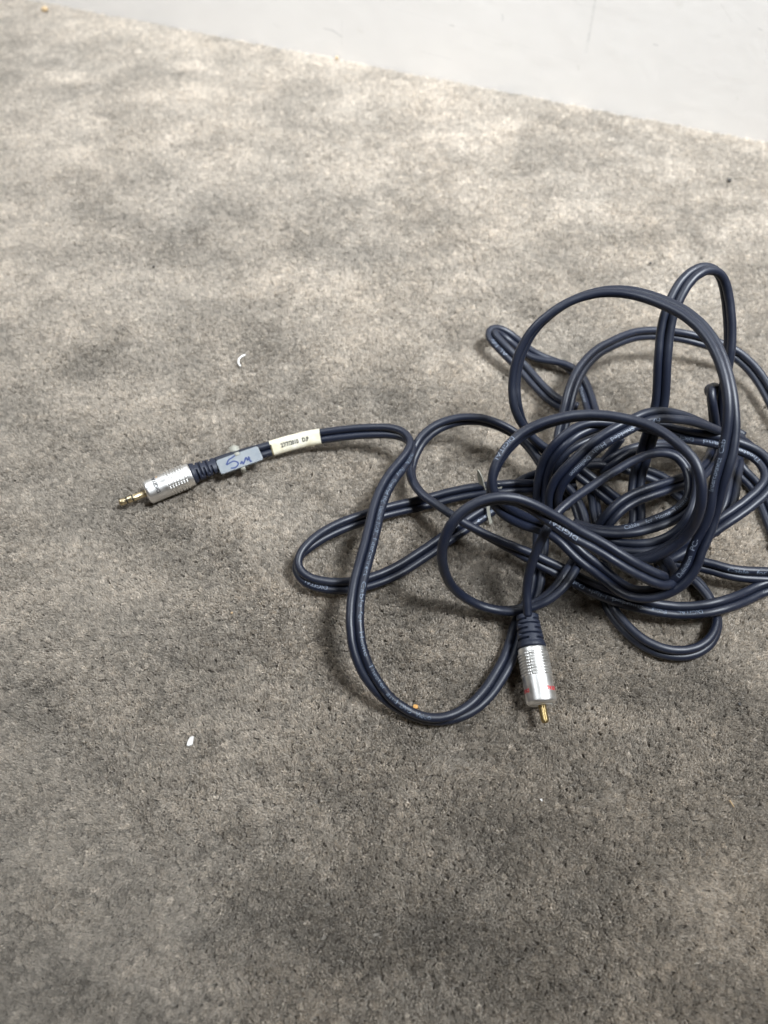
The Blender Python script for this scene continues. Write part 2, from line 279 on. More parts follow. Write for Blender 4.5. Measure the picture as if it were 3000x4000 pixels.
# ------------------------------------------------------------------ the cord: centre line (0.1 mm) and direction from its middle to the printed core
CORD = {
'main':'-864,2232,60,31,-73,-61 -837,2243,60,31,-73,-61 -809,2255,61,30,-73,-61 -781,2266,61,29,-74,-61 -753,2276,61,28,-74,-61 -725,2287,62,27,-74,-61 -696,2297,62,27,-75,-61 -668,2307,62,27,-75,-61 -639,2316,63,27,-75,-61 -611,2326,63,27,-74,-61 -582,2336,64,27,-74,-61 -554,2345,66,27,-74,-61 -525,2354,68,27,-74,-61 -496,2362,71,26,-75,-61 -467,2369,74,25,-75,-61 -438,2375,78,23,-76,-61 -409,2380,83,21,-76,-61 -379,2383,88,19,-77,-61 -350,2386,93,17,-77,-62 -320,2388,98,15,-77,-62 -290,2389,104,14,-77,-62 -261,2390,109,13,-76,-63 -231,2391,114,12,-76,-64 -201,2391,119,11,-75,-65 -172,2391,124,10,-74,-67 -142,2390,130,10,-73,-68 -113,2388,136,9,-71,-70 -83,2385,142,8,-69,-71 -54,2381,149,8,-67,-74 -26,2375,157,7,-64,-77 3,2369,165,6,-59,-80 31,2360,173,5,-52,-85 58,2349,180,3,-42,-90 83,2335,186,4,-30,-95 105,2316,192,10,-17,-98 122,2293,198,20,-10,-98 133,2267,203,28,-9,-96 136,2240,207,32,-13,-94 132,2212,210,38,-19,-91 123,2185,213,46,-27,-85 111,2159,216,53,-36,-77 96,2133,219,59,-43,-68 81,2108,222,65,-48,-59 66,2083,226,70,-50,-52 51,2058,231,75,-49,-45 37,2032,234,79,-47,-39 24,2006,238,83,-44,-34 12,1979,241,87,-40,-29 1,1952,244,90,-36,-25 -9,1924,247,92,-32,-22 -17,1896,249,94,-29,-19 -25,1867,252,95,-25,-17 -32,1838,254,96,-22,-15 -38,1809,256,97,-20,-14 -43,1780,258,97,-19,-13 -48,1751,260,98,-18,-13 -53,1722,262,97,-18,-13 -59,1693,265,97,-19,-13 -64,1664,267,97,-20,-14 -70,1634,270,97,-21,-14 -76,1605,272,96,-22,-15 -83,1576,275,96,-23,-15 -89,1547,277,96,-22,-15 -95,1518,280,97,-21,-15 -101,1489,282,97,-20,-14 -107,1460,283,98,-18,-13 -112,1430,284,98,-15,-11 -116,1401,283,99,-12,-10 -119,1371,282,99,-9,-8 -122,1341,279,100,-6,-7 -123,1312,274,100,-2,-6 -124,1282,269,100,2,-4 -123,1253,262,100,6,-2 -120,1225,254,99,10,1 -117,1196,245,99,15,5 -111,1169,234,97,20,10 -103,1143,222,96,25,15 -93,1118,209,93,29,22 -82,1095,194,90,31,30 -68,1073,178,87,30,39 -53,1053,162,83,26,49 -36,1034,146,78,19,60 -18,1016,129,70,12,70 1,999,114,61,5,79 23,983,99,52,0,85 46,969,87,43,-2,90 71,956,76,34,-3,94 97,943,68,25,-3,97 124,932,62,17,-3,98 152,923,57,11,-3,99 181,917,55,7,-3,100 211,914,53,4,0,100 241,915,52,2,6,100 270,920,52,-1,15,99 299,928,51,-7,25,96 327,939,51,-15,36,92 354,953,50,-25,46,85 379,969,49,-36,53,77 403,988,49,-47,58,67 425,1009,48,-57,59,56 446,1031,47,-66,59,47 465,1054,46,-72,57,38 483,1079,46,-77,56,31 500,1104,45,-80,54,24 517,1130,45,-83,53,17 533,1156,44,-86,50,11 548,1182,42,-89,46,4 561,1210,40,-91,41,0 573,1238,37,-93,37,-3 584,1266,33,-94,35,-4 594,1295,31,-94,35,-4 605,1324,29,-93,37,-2 617,1352,28,-91,42,0 630,1379,27,-88,47,3 645,1406,26,-86,50,5 661,1432,25,-86,51,5 676,1457,24,-87,50,4 690,1483,23,-89,45,2 703,1510,23,-92,39,-2 713,1538,22,-95,30,-7 721,1567,22,-97,23,-11 727,1596,23,-97,19,-13 732,1625,25,-97,18,-13 737,1654,27,-97,21,-12 743,1683,32,-97,22,-11 749,1711,39,-97,22,-11 754,1738,50,-97,19,-13 756,1764,65,-98,15,-15 756,1788,83,-98,12,-17 755,1811,102,-98,10,-18 753,1834,123,-98,10,-18 752,1856,143,-98,11,-18 751,1879,162,-98,11,-17 751,1903,181,-98,12,-17 751,1927,200,-98,14,-16 751,1950,219,-98,16,-15 753,1973,238,-97,19,-13 755,1995,259,-97,23,-10 758,2015,282,-96,28,-6 763,2032,306,-94,35,0 769,2046,331,-90,42,6 778,2058,357,-86,50,13 791,2070,382,-81,55,20 806,2081,405,-76,58,28 824,2093,425,-72,60,36 845,2106,440,-65,60,46 868,2120,452,-56,59,58 893,2134,460,-44,55,70 920,2145,465,-30,46,84 948,2154,469,-16,28,95 977,2161,470,-3,5,100 1006,2166,470,5,-20,98 1036,2170,469,10,-42,90 1066,2174,467,14,-58,80 1095,2177,463,17,-70,70 1124,2180,458,19,-80,57 1153,2183,452,20,-88,44 1182,2186,445,18,-94,30 1211,2189,437,14,-98,16 1239,2192,428,8,-100,2 1267,2193,420,0,-100,-10 1295,2193,410,-7,-98,-20 1323,2193,400,-13,-95,-29 1352,2192,390,-16,-92,-37 1382,2192,378,-16,-89,-42 1412,2192,368,-15,-87,-46 1443,2192,357,-12,-86,-49 1473,2194,348,-11,-86,-50 1504,2196,338,-10,-85,-51 1535,2198,329,-12,-84,-53 1566,2199,320,-14,-83,-54 1596,2199,312,-18,-80,-57 1626,2195,306,-22,-78,-59 1655,2189,303,-25,-74,-62 1683,2181,300,-28,-71,-65 1711,2171,299,-31,-68,-67 1738,2160,296,-35,-64,-69 1764,2146,295,-42,-59,-69 1787,2129,294,-51,-51,-69 1806,2106,294,-61,-41,-68 1819,2080,294,-71,-28,-65 1827,2051,293,-80,-11,-59 1829,2022,292,-87,9,-49 1824,1993,289,-88,32,-35 1811,1966,286,-83,51,-21 1793,1942,284,-76,65,-11 1772,1920,280,-69,72,-6 1749,1899,275,-64,77,-3 1725,1881,270,-60,80,-2 1701,1863,264,-58,82,-1 1676,1845,259,-56,83,0 1650,1829,253,-54,84,2 1625,1813,246,-52,86,4 1600,1799,238,-50,86,4 1575,1785,228,-49,87,5 1550,1772,216,-50,87,5 1526,1758,204,-50,86,4 1501,1745,192,-50,87,4 1477,1732,180,-49,87,3 1453,1718,168,-47,88,0 1428,1705,157,-46,89,-6 1403,1691,147,-44,89,-13 1378,1677,137,-38,90,-21 1353,1665,126,-26,92,-28 1329,1656,112,-7,94,-33 1306,1651,95,14,92,-36 1283,1649,75,29,85,-44',
'arch':'1184,1987,50,59,56,58 1160,1998,64,59,56,58 1135,2010,78,60,55,58 1111,2023,91,61,54,58 1088,2038,102,63,53,57 1065,2054,112,63,52,57 1042,2072,122,63,52,57 1020,2089,131,62,53,58 996,2106,139,59,52,61 973,2123,147,56,49,67 949,2139,155,52,42,75 924,2155,163,46,31,83 900,2170,171,40,16,90 874,2183,180,36,0,93 849,2195,190,34,-16,93 824,2205,202,33,-31,89 799,2216,216,31,-44,84 776,2226,231,28,-56,78 754,2238,248,23,-67,71 733,2249,266,17,-77,61 714,2260,286,11,-86,50 697,2269,308,5,-92,38 681,2277,332,-3,-96,27 667,2283,357,-13,-97,18 654,2290,383,-26,-95,14 643,2298,409,-40,-90,18 633,2309,434,-52,-81,26 626,2324,457,-60,-71,37 622,2343,480,-64,-63,45 619,2363,501,-64,-59,49 619,2383,524,-64,-58,50 620,2402,547,-63,-58,51 623,2420,570,-63,-56,54 628,2438,593,-61,-54,58 635,2456,616,-58,-52,63 644,2473,638,-55,-51,66 656,2490,660,-51,-52,68 669,2506,682,-48,-53,70 684,2521,703,-43,-54,72 702,2534,723,-38,-55,74 721,2547,741,-33,-56,76 743,2558,758,-27,-58,77 766,2570,774,-22,-60,77 789,2580,789,-18,-62,76 814,2590,802,-15,-65,75 840,2598,815,-13,-68,72 867,2605,826,-12,-72,68 895,2610,836,-13,-76,63 923,2612,846,-17,-80,57 951,2612,856,-22,-83,51 979,2609,866,-28,-86,44 1007,2603,875,-34,-87,37 1034,2595,883,-40,-86,31 1061,2584,891,-46,-85,26 1087,2571,898,-52,-83,22 1112,2556,905,-58,-79,19 1135,2539,911,-64,-75,16 1157,2520,918,-69,-70,15 1178,2499,925,-73,-67,14 1198,2478,931,-76,-64,14 1217,2456,937,-77,-62,14 1236,2433,943,-79,-60,15 1254,2410,948,-80,-58,16 1272,2386,952,-81,-55,18 1289,2361,954,-83,-52,21 1305,2335,955,-85,-48,23 1319,2309,956,-86,-43,26 1332,2282,955,-88,-38,29 1342,2254,954,-89,-33,32 1352,2225,953,-89,-29,36 1360,2196,950,-88,-26,40 1366,2167,947,-87,-24,44 1372,2138,942,-85,-24,47 1377,2109,937,-83,-24,50 1381,2080,930,-82,-25,52 1385,2051,922,-81,-25,53 1388,2022,913,-81,-26,53 1391,1994,902,-81,-27,51 1393,1967,891,-83,-27,49 1394,1940,878,-86,-27,44 1395,1914,863,-89,-25,38 1395,1889,847,-93,-21,30 1395,1865,829,-97,-14,22 1394,1841,810,-99,-5,15 1391,1818,792,-99,5,9 1388,1795,773,-99,14,5 1384,1773,754,-98,20,2 1378,1752,734,-97,24,2 1373,1732,713,-97,22,4 1368,1713,691,-99,15,6 1364,1694,669,-99,4,10 1362,1675,647,-99,-8,15 1360,1655,625,-96,-17,22 1359,1636,603,-93,-24,28 1357,1618,581,-91,-25,33 1353,1600,558,-91,-19,36 1347,1581,537,-93,-5,35 1339,1562,516,-94,13,31 1329,1543,496,-94,27,21 1319,1524,477,-93,34,9 1310,1505,457,-93,37,-1 1304,1485,437,-92,39,-7 1298,1467,415,-89,45,-7 1289,1450,394,-83,55,-2 1278,1435,373,-74,67,2 1263,1422,352,-62,78,5 1246,1413,329,-46,89,6 1226,1406,307,-28,96,3 1203,1401,289,-14,99,-2 1178,1399,274,-3,100,-6 1151,1398,262,8,99,-7 1124,1402,251,23,97,-3 1099,1410,240,40,92,1 1075,1423,230,56,82,5 1054,1442,222,69,72,7 1035,1463,215,75,65,10 1017,1487,210,77,62,15 999,1510,205,75,62,21 980,1534,201,71,65,27 960,1555,200,66,68,32 938,1575,200,64,68,35 916,1595,203,66,66,36 894,1615,207,69,63,36 874,1635,213,72,59,37 854,1656,220,72,56,40 834,1676,229,70,57,44 812,1692,240,65,59,48 789,1705,252,57,64,51 765,1714,265,48,70,53 740,1719,279,39,74,54 714,1721,292,32,77,54 689,1721,307,30,79,54 664,1718,323,30,78,54 641,1715,341,33,77,54 619,1712,360,37,75,54 598,1709,380,42,73,54 576,1707,400,48,68,55 555,1706,421,57,60,56 535,1706,442,67,46,58 516,1708,464,76,24,60 498,1712,487,80,-5,60 481,1718,511,72,-39,57 468,1727,535,51,-67,55 460,1740,559,21,-79,58 456,1758,581,-4,-75,66 458,1778,601,-19,-64,74 465,1800,620,-26,-54,80 476,1822,636,-29,-44,85 490,1843,651,-29,-36,89 507,1865,663,-27,-30,92 526,1885,675,-24,-27,93 547,1903,685,-23,-27,94 569,1920,695,-22,-27,94 593,1934,705,-21,-29,94 619,1946,714,-20,-30,93 646,1955,723,-18,-31,93 674,1963,731,-17,-32,93 702,1969,738,-15,-34,93 731,1974,744,-14,-36,92 760,1978,750,-13,-38,92 790,1981,755,-13,-40,91 819,1981,759,-14,-43,89 849,1980,764,-17,-45,88 878,1976,768,-20,-46,86 907,1971,772,-22,-48,85 936,1964,776,-24,-49,84 965,1955,780,-26,-51,82 993,1945,783,-30,-51,81 1020,1934,786,-36,-50,79 1046,1920,791,-42,-47,77 1071,1904,796,-47,-45,76 1094,1886,800,-50,-42,76 1116,1866,804,-53,-38,76 1135,1844,808,-55,-33,76 1153,1820,811,-56,-30,77 1169,1795,814,-54,-31,78 1186,1770,815,-50,-35,79 1202,1745,813,-47,-38,80 1217,1720,809,-44,-39,81 1228,1694,802,-40,-42,81 1236,1668,792,-37,-50,79 1242,1644,777,-35,-59,73 1247,1622,759,-33,-68,65 1250,1602,737,-33,-76,56 1253,1586,714,-33,-83,45 1255,1574,688,-34,-88,34 1256,1564,661,-35,-89,28 1256,1556,633,-37,-89,27 1254,1549,605,-38,-88,29 1249,1541,578,-38,-86,33 1241,1534,551,-37,-85,38 1229,1526,526,-36,-84,41 1216,1520,501,-35,-83,43 1200,1514,478,-35,-83,43 1182,1510,455,-37,-83,42 1164,1508,433,-41,-83,38 1146,1507,411,-47,-82,34 1128,1509,389,-53,-79,30 1111,1514,367,-60,-75,28 1094,1521,345,-67,-69,27 1078,1529,324,-74,-61,28 1062,1541,304,-80,-52,30 1047,1553,285,-84,-43,33 1033,1568,266,-86,-34,37 1019,1583,247,-87,-28,40 1006,1599,229,-87,-23,44',
'wave':'1320,1694,63,5,47,88 1345,1679,70,4,47,88 1371,1665,76,2,48,88 1397,1654,82,0,49,87 1426,1646,87,0,49,87 1454,1639,90,1,49,87 1483,1632,94,3,48,88 1511,1622,97,6,46,89 1539,1611,101,9,45,89 1566,1599,104,9,45,89 1593,1588,107,8,48,87 1622,1580,109,7,52,85 1651,1574,110,7,57,82 1681,1571,110,6,62,78 1711,1569,110,5,67,74 1742,1568,109,5,71,70 1772,1567,108,10,74,66 1800,1563,106,26,74,62 1820,1555,101,62,55,56 1826,1545,94,93,-34,13 1815,1536,87,55,-76,-35 1792,1527,80,37,-82,-45 1765,1519,76,33,-84,-43 1738,1509,74,36,-86,-37 1712,1497,76,39,-86,-32 1686,1483,80,40,-87,-29 1660,1470,85,38,-88,-28 1635,1457,92,36,-89,-28 1609,1445,100,33,-90,-28 1583,1433,107,30,-91,-29 1556,1423,113,28,-91,-29 1528,1413,117,25,-92,-30 1500,1406,117,22,-92,-31 1471,1400,114,19,-93,-33 1442,1397,109,14,-92,-35 1413,1396,102,10,-92,-38 1384,1396,96,5,-92,-40 1354,1398,91,0,-91,-42 1325,1400,87,-5,-90,-43 1295,1404,86,-10,-89,-45 1265,1408,85,-14,-88,-46 1236,1413,86,-18,-87,-47 1207,1419,87,-21,-86,-47 1177,1426,89,-23,-85,-48 1148,1432,92,-26,-84,-48 1119,1439,97,-28,-83,-49 1091,1446,102,-30,-82,-49 1062,1453,107,-32,-81,-50 1035,1463,110,-34,-80,-50 1008,1475,110,-36,-79,-50 983,1490,106,-39,-78,-50 958,1506,100,-42,-76,-50 935,1524,94,-44,-74,-50 911,1542,88,-45,-72,-52 887,1560,85,-46,-70,-54 862,1577,85,-44,-68,-58 837,1592,87,-43,-65,-63 810,1605,91,-41,-60,-69 783,1617,97,-39,-53,-75 756,1628,102,-37,-46,-81 730,1641,107,-33,-40,-86 704,1656,110,-28,-33,-90 677,1670,113,-23,-25,-94 651,1684,115,-18,-15,-97 624,1697,119,-15,-3,-99 597,1710,123,-11,9,-99 570,1722,127,-7,20,-98 543,1735,132,-2,28,-96 516,1748,136,4,34,-94 489,1762,140,9,39,-91 463,1776,143,12,43,-89 437,1791,147,14,47,-87 411,1806,151,15,50,-86 385,1821,155,16,51,-85 360,1837,160,19,50,-85 335,1854,163,24,46,-85 311,1872,165,29,42,-86 288,1891,165,34,38,-86 265,1911,164,38,35,-86 242,1931,162,42,32,-85 220,1952,158,46,28,-84 200,1974,153,50,21,-84 183,1998,147,52,13,-84 168,2024,140,51,5,-86 156,2051,134,49,1,-87 146,2079,128,46,-2,-89 138,2108,123,41,-3,-91 135,2138,121,37,-3,-93 135,2168,120,34,-1,-94 140,2198,122,36,1,-93 147,2227,125,40,1,-91 157,2255,130,46,0,-89 169,2281,137,51,0,-86 183,2305,145,53,-3,-85 200,2327,155,51,-8,-86 221,2346,164,45,-13,-88 243,2363,172,37,-15,-92 267,2378,178,29,-15,-94 293,2391,183,24,-11,-96 320,2401,188,20,-6,-98 348,2408,193,17,-1,-98 377,2413,198,15,3,-99 406,2415,202,13,7,-99 436,2414,205,11,10,-99 465,2411,208,9,12,-99 494,2406,210,8,15,-99 523,2398,210,6,17,-98 551,2387,210,3,20,-98 578,2376,208,0,25,-97 605,2364,204,-2,29,-96 631,2351,199,-2,33,-94 656,2336,193,1,35,-94 680,2319,188,6,35,-93 701,2299,182,9,35,-93 720,2277,176,12,34,-93 738,2253,170,14,32,-94 754,2228,165,16,29,-95 770,2202,160,14,27,-95 784,2176,155,11,28,-95 799,2151,149,8,30,-95 816,2127,142,4,31,-95 835,2106,135,1,29,-96 856,2086,130,0,23,-97 877,2067,126,-2,16,-99 897,2046,123,-5,9,-100 913,2023,120,-10,2,-99 927,1998,119,-18,-2,-98 937,1971,117,-26,-4,-97 946,1944,116,-34,-4,-94 952,1916,114,-41,-3,-91 957,1888,113,-47,-3,-88 959,1860,112,-53,-2,-85 960,1831,113,-59,0,-81 958,1803,114,-63,3,-77 954,1775,115,-68,7,-73 948,1747,118,-71,12,-69 939,1720,121,-73,17,-66 929,1693,125,-75,23,-62 917,1668,129,-77,27,-58 903,1643,135,-78,31,-55 889,1619,141,-78,33,-53 874,1595,148,-78,34,-53 859,1572,155,-76,37,-54 843,1548,159,-71,43,-55 827,1525,160,-63,54,-56 809,1503,155,-53,64,-55 790,1483,147,-42,73,-54 769,1466,136,-31,77,-55 746,1450,125,-21,79,-58 722,1437,115,-12,78,-62 696,1427,104,-3,75,-66 669,1418,95,3,71,-70 642,1411,86,8,67,-74 613,1407,79,12,62,-77 585,1405,73,13,58,-80 555,1406,69,12,55,-83 526,1409,67,7,53,-85 497,1414,69,0,53,-85 469,1419,74,-9,56,-83 442,1425,82,-18,59,-79 416,1431,94,-26,63,-73 392,1437,110,-32,67,-67 370,1442,128,-37,71,-60 350,1447,148,-40,75,-52 331,1451,171,-41,80,-45 315,1455,194,-39,84,-37 301,1459,220,-36,88,-30 289,1462,246,-31,92,-24 279,1465,273,-24,95,-20 270,1469,301,-18,97,-18 262,1472,329,-11,98,-17 255,1477,357,-5,98,-19 250,1483,386,2,97,-22 246,1490,414,10,96,-28 244,1500,442,18,92,-35 245,1511,469,25,87,-43 249,1524,495,31,81,-50 256,1538,520,35,75,-57 265,1553,543,37,68,-63 278,1568,565,38,59,-71 295,1583,584,36,50,-79 315,1598,600,31,42,-86 338,1611,613,25,36,-90 363,1622,623,20,32,-93 390,1631,632,17,29,-94 418,1638,638,13,28,-95 447,1642,642,7,26,-96 477,1644,644,-1,26,-97 506,1643,642,-10,26,-96 535,1641,637,-18,27,-95 563,1636,629,-24,26,-94 590,1629,619,-31,22,-93 616,1621,608,-36,15,-92 642,1612,596,-42,6,-91 667,1602,583,-46,-5,-89 692,1592,571,-49,-17,-85 717,1582,559,-52,-29,-81 742,1571,547,-53,-39,-75 767,1560,536,-52,-48,-70 792,1549,524,-50,-56,-66 817,1539,514,-48,-62,-62 843,1530,504,-47,-65,-60 869,1520,495,-48,-67,-57 895,1509,485,-49,-67,-56 920,1498,476,-51,-66,-55 945,1485,467,-53,-65,-55 969,1472,459,-53,-65,-54 994,1460,450,-52,-66,-54 1019,1448,440,-50,-67,-54 1043,1439,430,-47,-70,-54 1068,1431,418,-45,-72,-53 1094,1424,407,-44,-73,-52 1118,1417,396,-42,-75,-51 1143,1412,385,-36,-80,-49 1166,1411,372,-22,-87,-44 1187,1415,356,4,-94,-34 1207,1425,338,45,-89,-13 1225,1439,318,80,-56,20 1240,1458,299,86,-13,49 1252,1478,281,72,19,66 1261,1499,263,54,39,74 1268,1522,246,37,51,78 1273,1544,228,20,58,79 1276,1567,211,7,60,79 1277,1590,193,-3,60,80 1276,1613,176,-9,59,80 1274,1637,159,-12,58,81 1271,1660,142,-13,57,81',
'lead':'639,1352,139,-18,-55,81 637,1377,155,-18,-56,81 635,1401,172,-18,-58,79 634,1425,189,-19,-63,76 633,1447,209,-20,-68,71 634,1467,230,-22,-72,66 636,1485,252,-25,-75,61 640,1502,276,-28,-77,58 645,1518,300,-31,-77,56 651,1533,324,-32,-77,55 657,1548,349,-33,-75,57 665,1563,373,-33,-71,62 675,1580,395,-30,-65,70 686,1598,414,-24,-54,80 698,1619,429,-16,-41,90 713,1643,439,-8,-29,95 729,1667,446,1,-21,98 747,1690,450,8,-18,98 768,1712,451,15,-17,97 790,1733,451,21,-18,96 812,1753,449,24,-18,95 836,1773,447,26,-19,95 859,1792,444,26,-20,94 883,1811,442,26,-21,94 907,1829,439,25,-22,94 931,1848,437,26,-22,94 955,1866,435,27,-22,94 979,1884,432,28,-21,94 1003,1903,429,29,-21,93 1028,1921,425,29,-22,93 1052,1938,422,29,-23,93 1077,1956,419,28,-24,93 1101,1973,416,27,-26,93 1127,1990,413,28,-28,92 1152,2005,410,30,-30,91 1178,2020,406,33,-32,89 1204,2035,402,35,-36,86 1231,2047,396,35,-42,84 1259,2058,391,32,-50,80 1287,2066,385,26,-60,76 1316,2069,380,14,-70,70 1344,2067,375,-5,-77,63 1370,2057,370,-29,-76,58 1391,2040,364,-53,-65,54 1407,2018,359,-70,-48,52 1418,1991,353,-80,-32,51 1423,1962,348,-86,-18,48 1425,1933,344,-90,-6,44 1422,1904,340,-92,8,40 1416,1875,335,-90,22,36 1405,1849,331,-86,38,36 1390,1824,326,-77,52,37 1370,1804,321,-67,64,38 1347,1786,315,-57,73,37 1322,1771,309,-49,80,34 1295,1759,304,-42,86,29 1267,1748,299,-36,91,21 1239,1739,294,-32,94,11 1211,1730,289,-27,96,-1 1182,1723,284,-21,97,-13 1153,1716,279,-13,96,-25 1124,1712,273,-4,94,-35 1095,1710,267,5,91,-42 1065,1710,261,13,87,-47 1036,1713,257,19,84,-51 1007,1718,252,25,80,-54 978,1725,248,33,76,-56 951,1735,243,43,71,-56 925,1748,237,52,65,-56 900,1764,229,58,60,-54 876,1780,220,60,59,-54',
'hump':'1240,1852,40,94,-24,23 1244,1879,52,94,-23,24 1247,1906,65,95,-20,26 1248,1933,79,95,-15,29 1247,1960,92,94,-11,31 1245,1986,106,94,-11,31 1244,2013,120,95,-16,28 1246,2039,135,95,-23,24 1249,2064,152,94,-29,19 1253,2087,170,93,-33,16 1259,2110,189,92,-36,13 1265,2131,210,91,-39,11 1271,2150,232,91,-41,9 1276,2167,256,91,-41,9 1280,2181,282,91,-40,10 1282,2194,309,91,-40,10 1285,2206,336,91,-41,9 1288,2218,364,90,-42,8 1290,2229,393,90,-42,8 1293,2239,423,91,-41,9 1294,2251,452,92,-38,13 1296,2265,479,93,-33,17 1296,2281,504,93,-29,21 1294,2297,530,94,-25,24 1291,2313,555,94,-23,26 1288,2330,580,94,-22,27 1285,2347,604,94,-22,27 1282,2365,628,94,-22,27 1280,2384,651,94,-23,26 1279,2404,673,93,-24,26 1279,2425,695,93,-26,26 1279,2447,716,93,-27,26 1279,2468,738,92,-30,24 1281,2488,759,91,-34,22 1284,2509,781,90,-39,19 1289,2528,803,88,-45,15 1297,2548,824,85,-50,13 1306,2568,844,83,-55,13 1318,2590,861,80,-58,14 1332,2611,876,77,-62,15 1348,2633,889,71,-68,15 1367,2653,899,65,-75,16 1388,2672,907,57,-80,19 1412,2688,912,51,-83,22 1437,2703,913,44,-87,24 1464,2714,909,34,-90,25 1490,2720,901,23,-93,28 1516,2721,889,13,-93,34 1539,2716,872,6,-91,41 1557,2707,852,1,-87,49 1571,2693,831,0,-83,56 1582,2677,809,-1,-78,62 1591,2658,787,-1,-75,66 1599,2639,766,0,-72,69 1605,2618,745,1,-71,70 1611,2597,724,1,-71,71 1616,2576,703,1,-70,71 1620,2555,682,0,-70,71 1623,2534,661,-1,-70,71 1625,2512,640,-3,-71,70 1626,2491,619,-5,-74,67 1627,2472,596,-9,-79,61 1628,2455,572,-13,-85,52 1630,2441,546,-18,-89,41 1633,2429,519,-24,-91,33 1636,2419,491,-29,-91,30 1639,2409,463,-33,-90,30 1643,2398,435,-36,-89,28 1649,2387,407,-38,-89,24 1656,2378,378,-39,-90,17 1664,2370,350,-40,-91,10 1675,2363,321,-42,-91,4 1687,2357,292,-46,-89,-1 1700,2350,262,-51,-86,-6 1714,2344,231,-58,-81,-11 1730,2337,199,-65,-74,-16 1747,2329,167,-74,-65,-18 1762,2318,138,-83,-52,-18 1775,2302,114,-89,-40,-21 1788,2284,93,-90,-32,-31 1803,2265,72,-87,-27,-42 1819,2246,53,-82,-26,-51 1836,2224,39,-76,-28,-58 1853,2200,30,-71,-32,-63 1869,2175,27,-67,-36,-65 1884,2149,27,-68,-35,-65 1897,2122,26,-71,-30,-63 1906,2093,28,-76,-23,-61 1912,2062,30,-80,-15,-59 1915,2031,32,-82,-10,-56 1917,2000,33,-83,-7,-55 1919,1969,33,-84,-6,-55 1921,1938,33,-84,-5,-54 1923,1907,33,-84,-5,-54 1926,1876,32,-84,-5,-55 1928,1845,32,-84,-6,-55 1931,1814,31,-84,-6,-55',
'ring':'791,1804,260,96,4,28 783,1816,287,96,1,27 776,1827,314,97,-7,22 772,1837,342,97,-19,15 772,1849,369,95,-31,6 777,1861,396,90,-43,-3 786,1875,420,84,-53,-12 801,1889,442,78,-60,-19 818,1902,462,73,-65,-23 837,1916,480,70,-67,-26 858,1931,496,69,-68,-27 879,1946,510,68,-68,-27 901,1963,523,67,-69,-28 923,1979,535,64,-70,-31 946,1994,546,60,-72,-34 970,2008,557,56,-75,-36 995,2020,568,51,-77,-38 1021,2032,577,49,-79,-37 1047,2044,584,48,-81,-34 1073,2057,589,48,-83,-30 1099,2071,593,48,-84,-25 1126,2085,595,46,-87,-21 1152,2098,597,41,-89,-19 1179,2110,596,34,-92,-18 1207,2119,593,27,-95,-17 1234,2127,587,22,-96,-16 1262,2134,578,19,-97,-12 1289,2140,568,19,-98,-6 1316,2146,557,22,-98,0 1342,2152,545,27,-96,7 1367,2159,531,33,-94,12 1391,2166,516,38,-91,16 1415,2173,500,41,-89,19 1438,2180,483,42,-88,22 1461,2187,466,43,-86,25 1484,2193,448,45,-85,27 1507,2200,431,47,-83,28 1529,2207,412,51,-81,28 1551,2214,394,55,-79,27 1572,2223,375,58,-77,26 1593,2233,355,62,-74,25 1615,2245,333,64,-73,24 1637,2258,311,66,-72,24 1660,2271,287,65,-71,26 1683,2283,265,64,-72,28 1705,2293,244,62,-72,31 1727,2303,225,60,-72,35 1749,2311,206,58,-72,37 1771,2319,188,57,-72,39 1794,2328,169,56,-73,39 1819,2335,150,50,-77,40 1843,2340,132,40,-82,41 1867,2341,115,24,-86,44 1891,2337,99,7,-87,49 1914,2327,85,-9,-83,55 1936,2314,72,-22,-79,58 1958,2297,60,-28,-78,56',
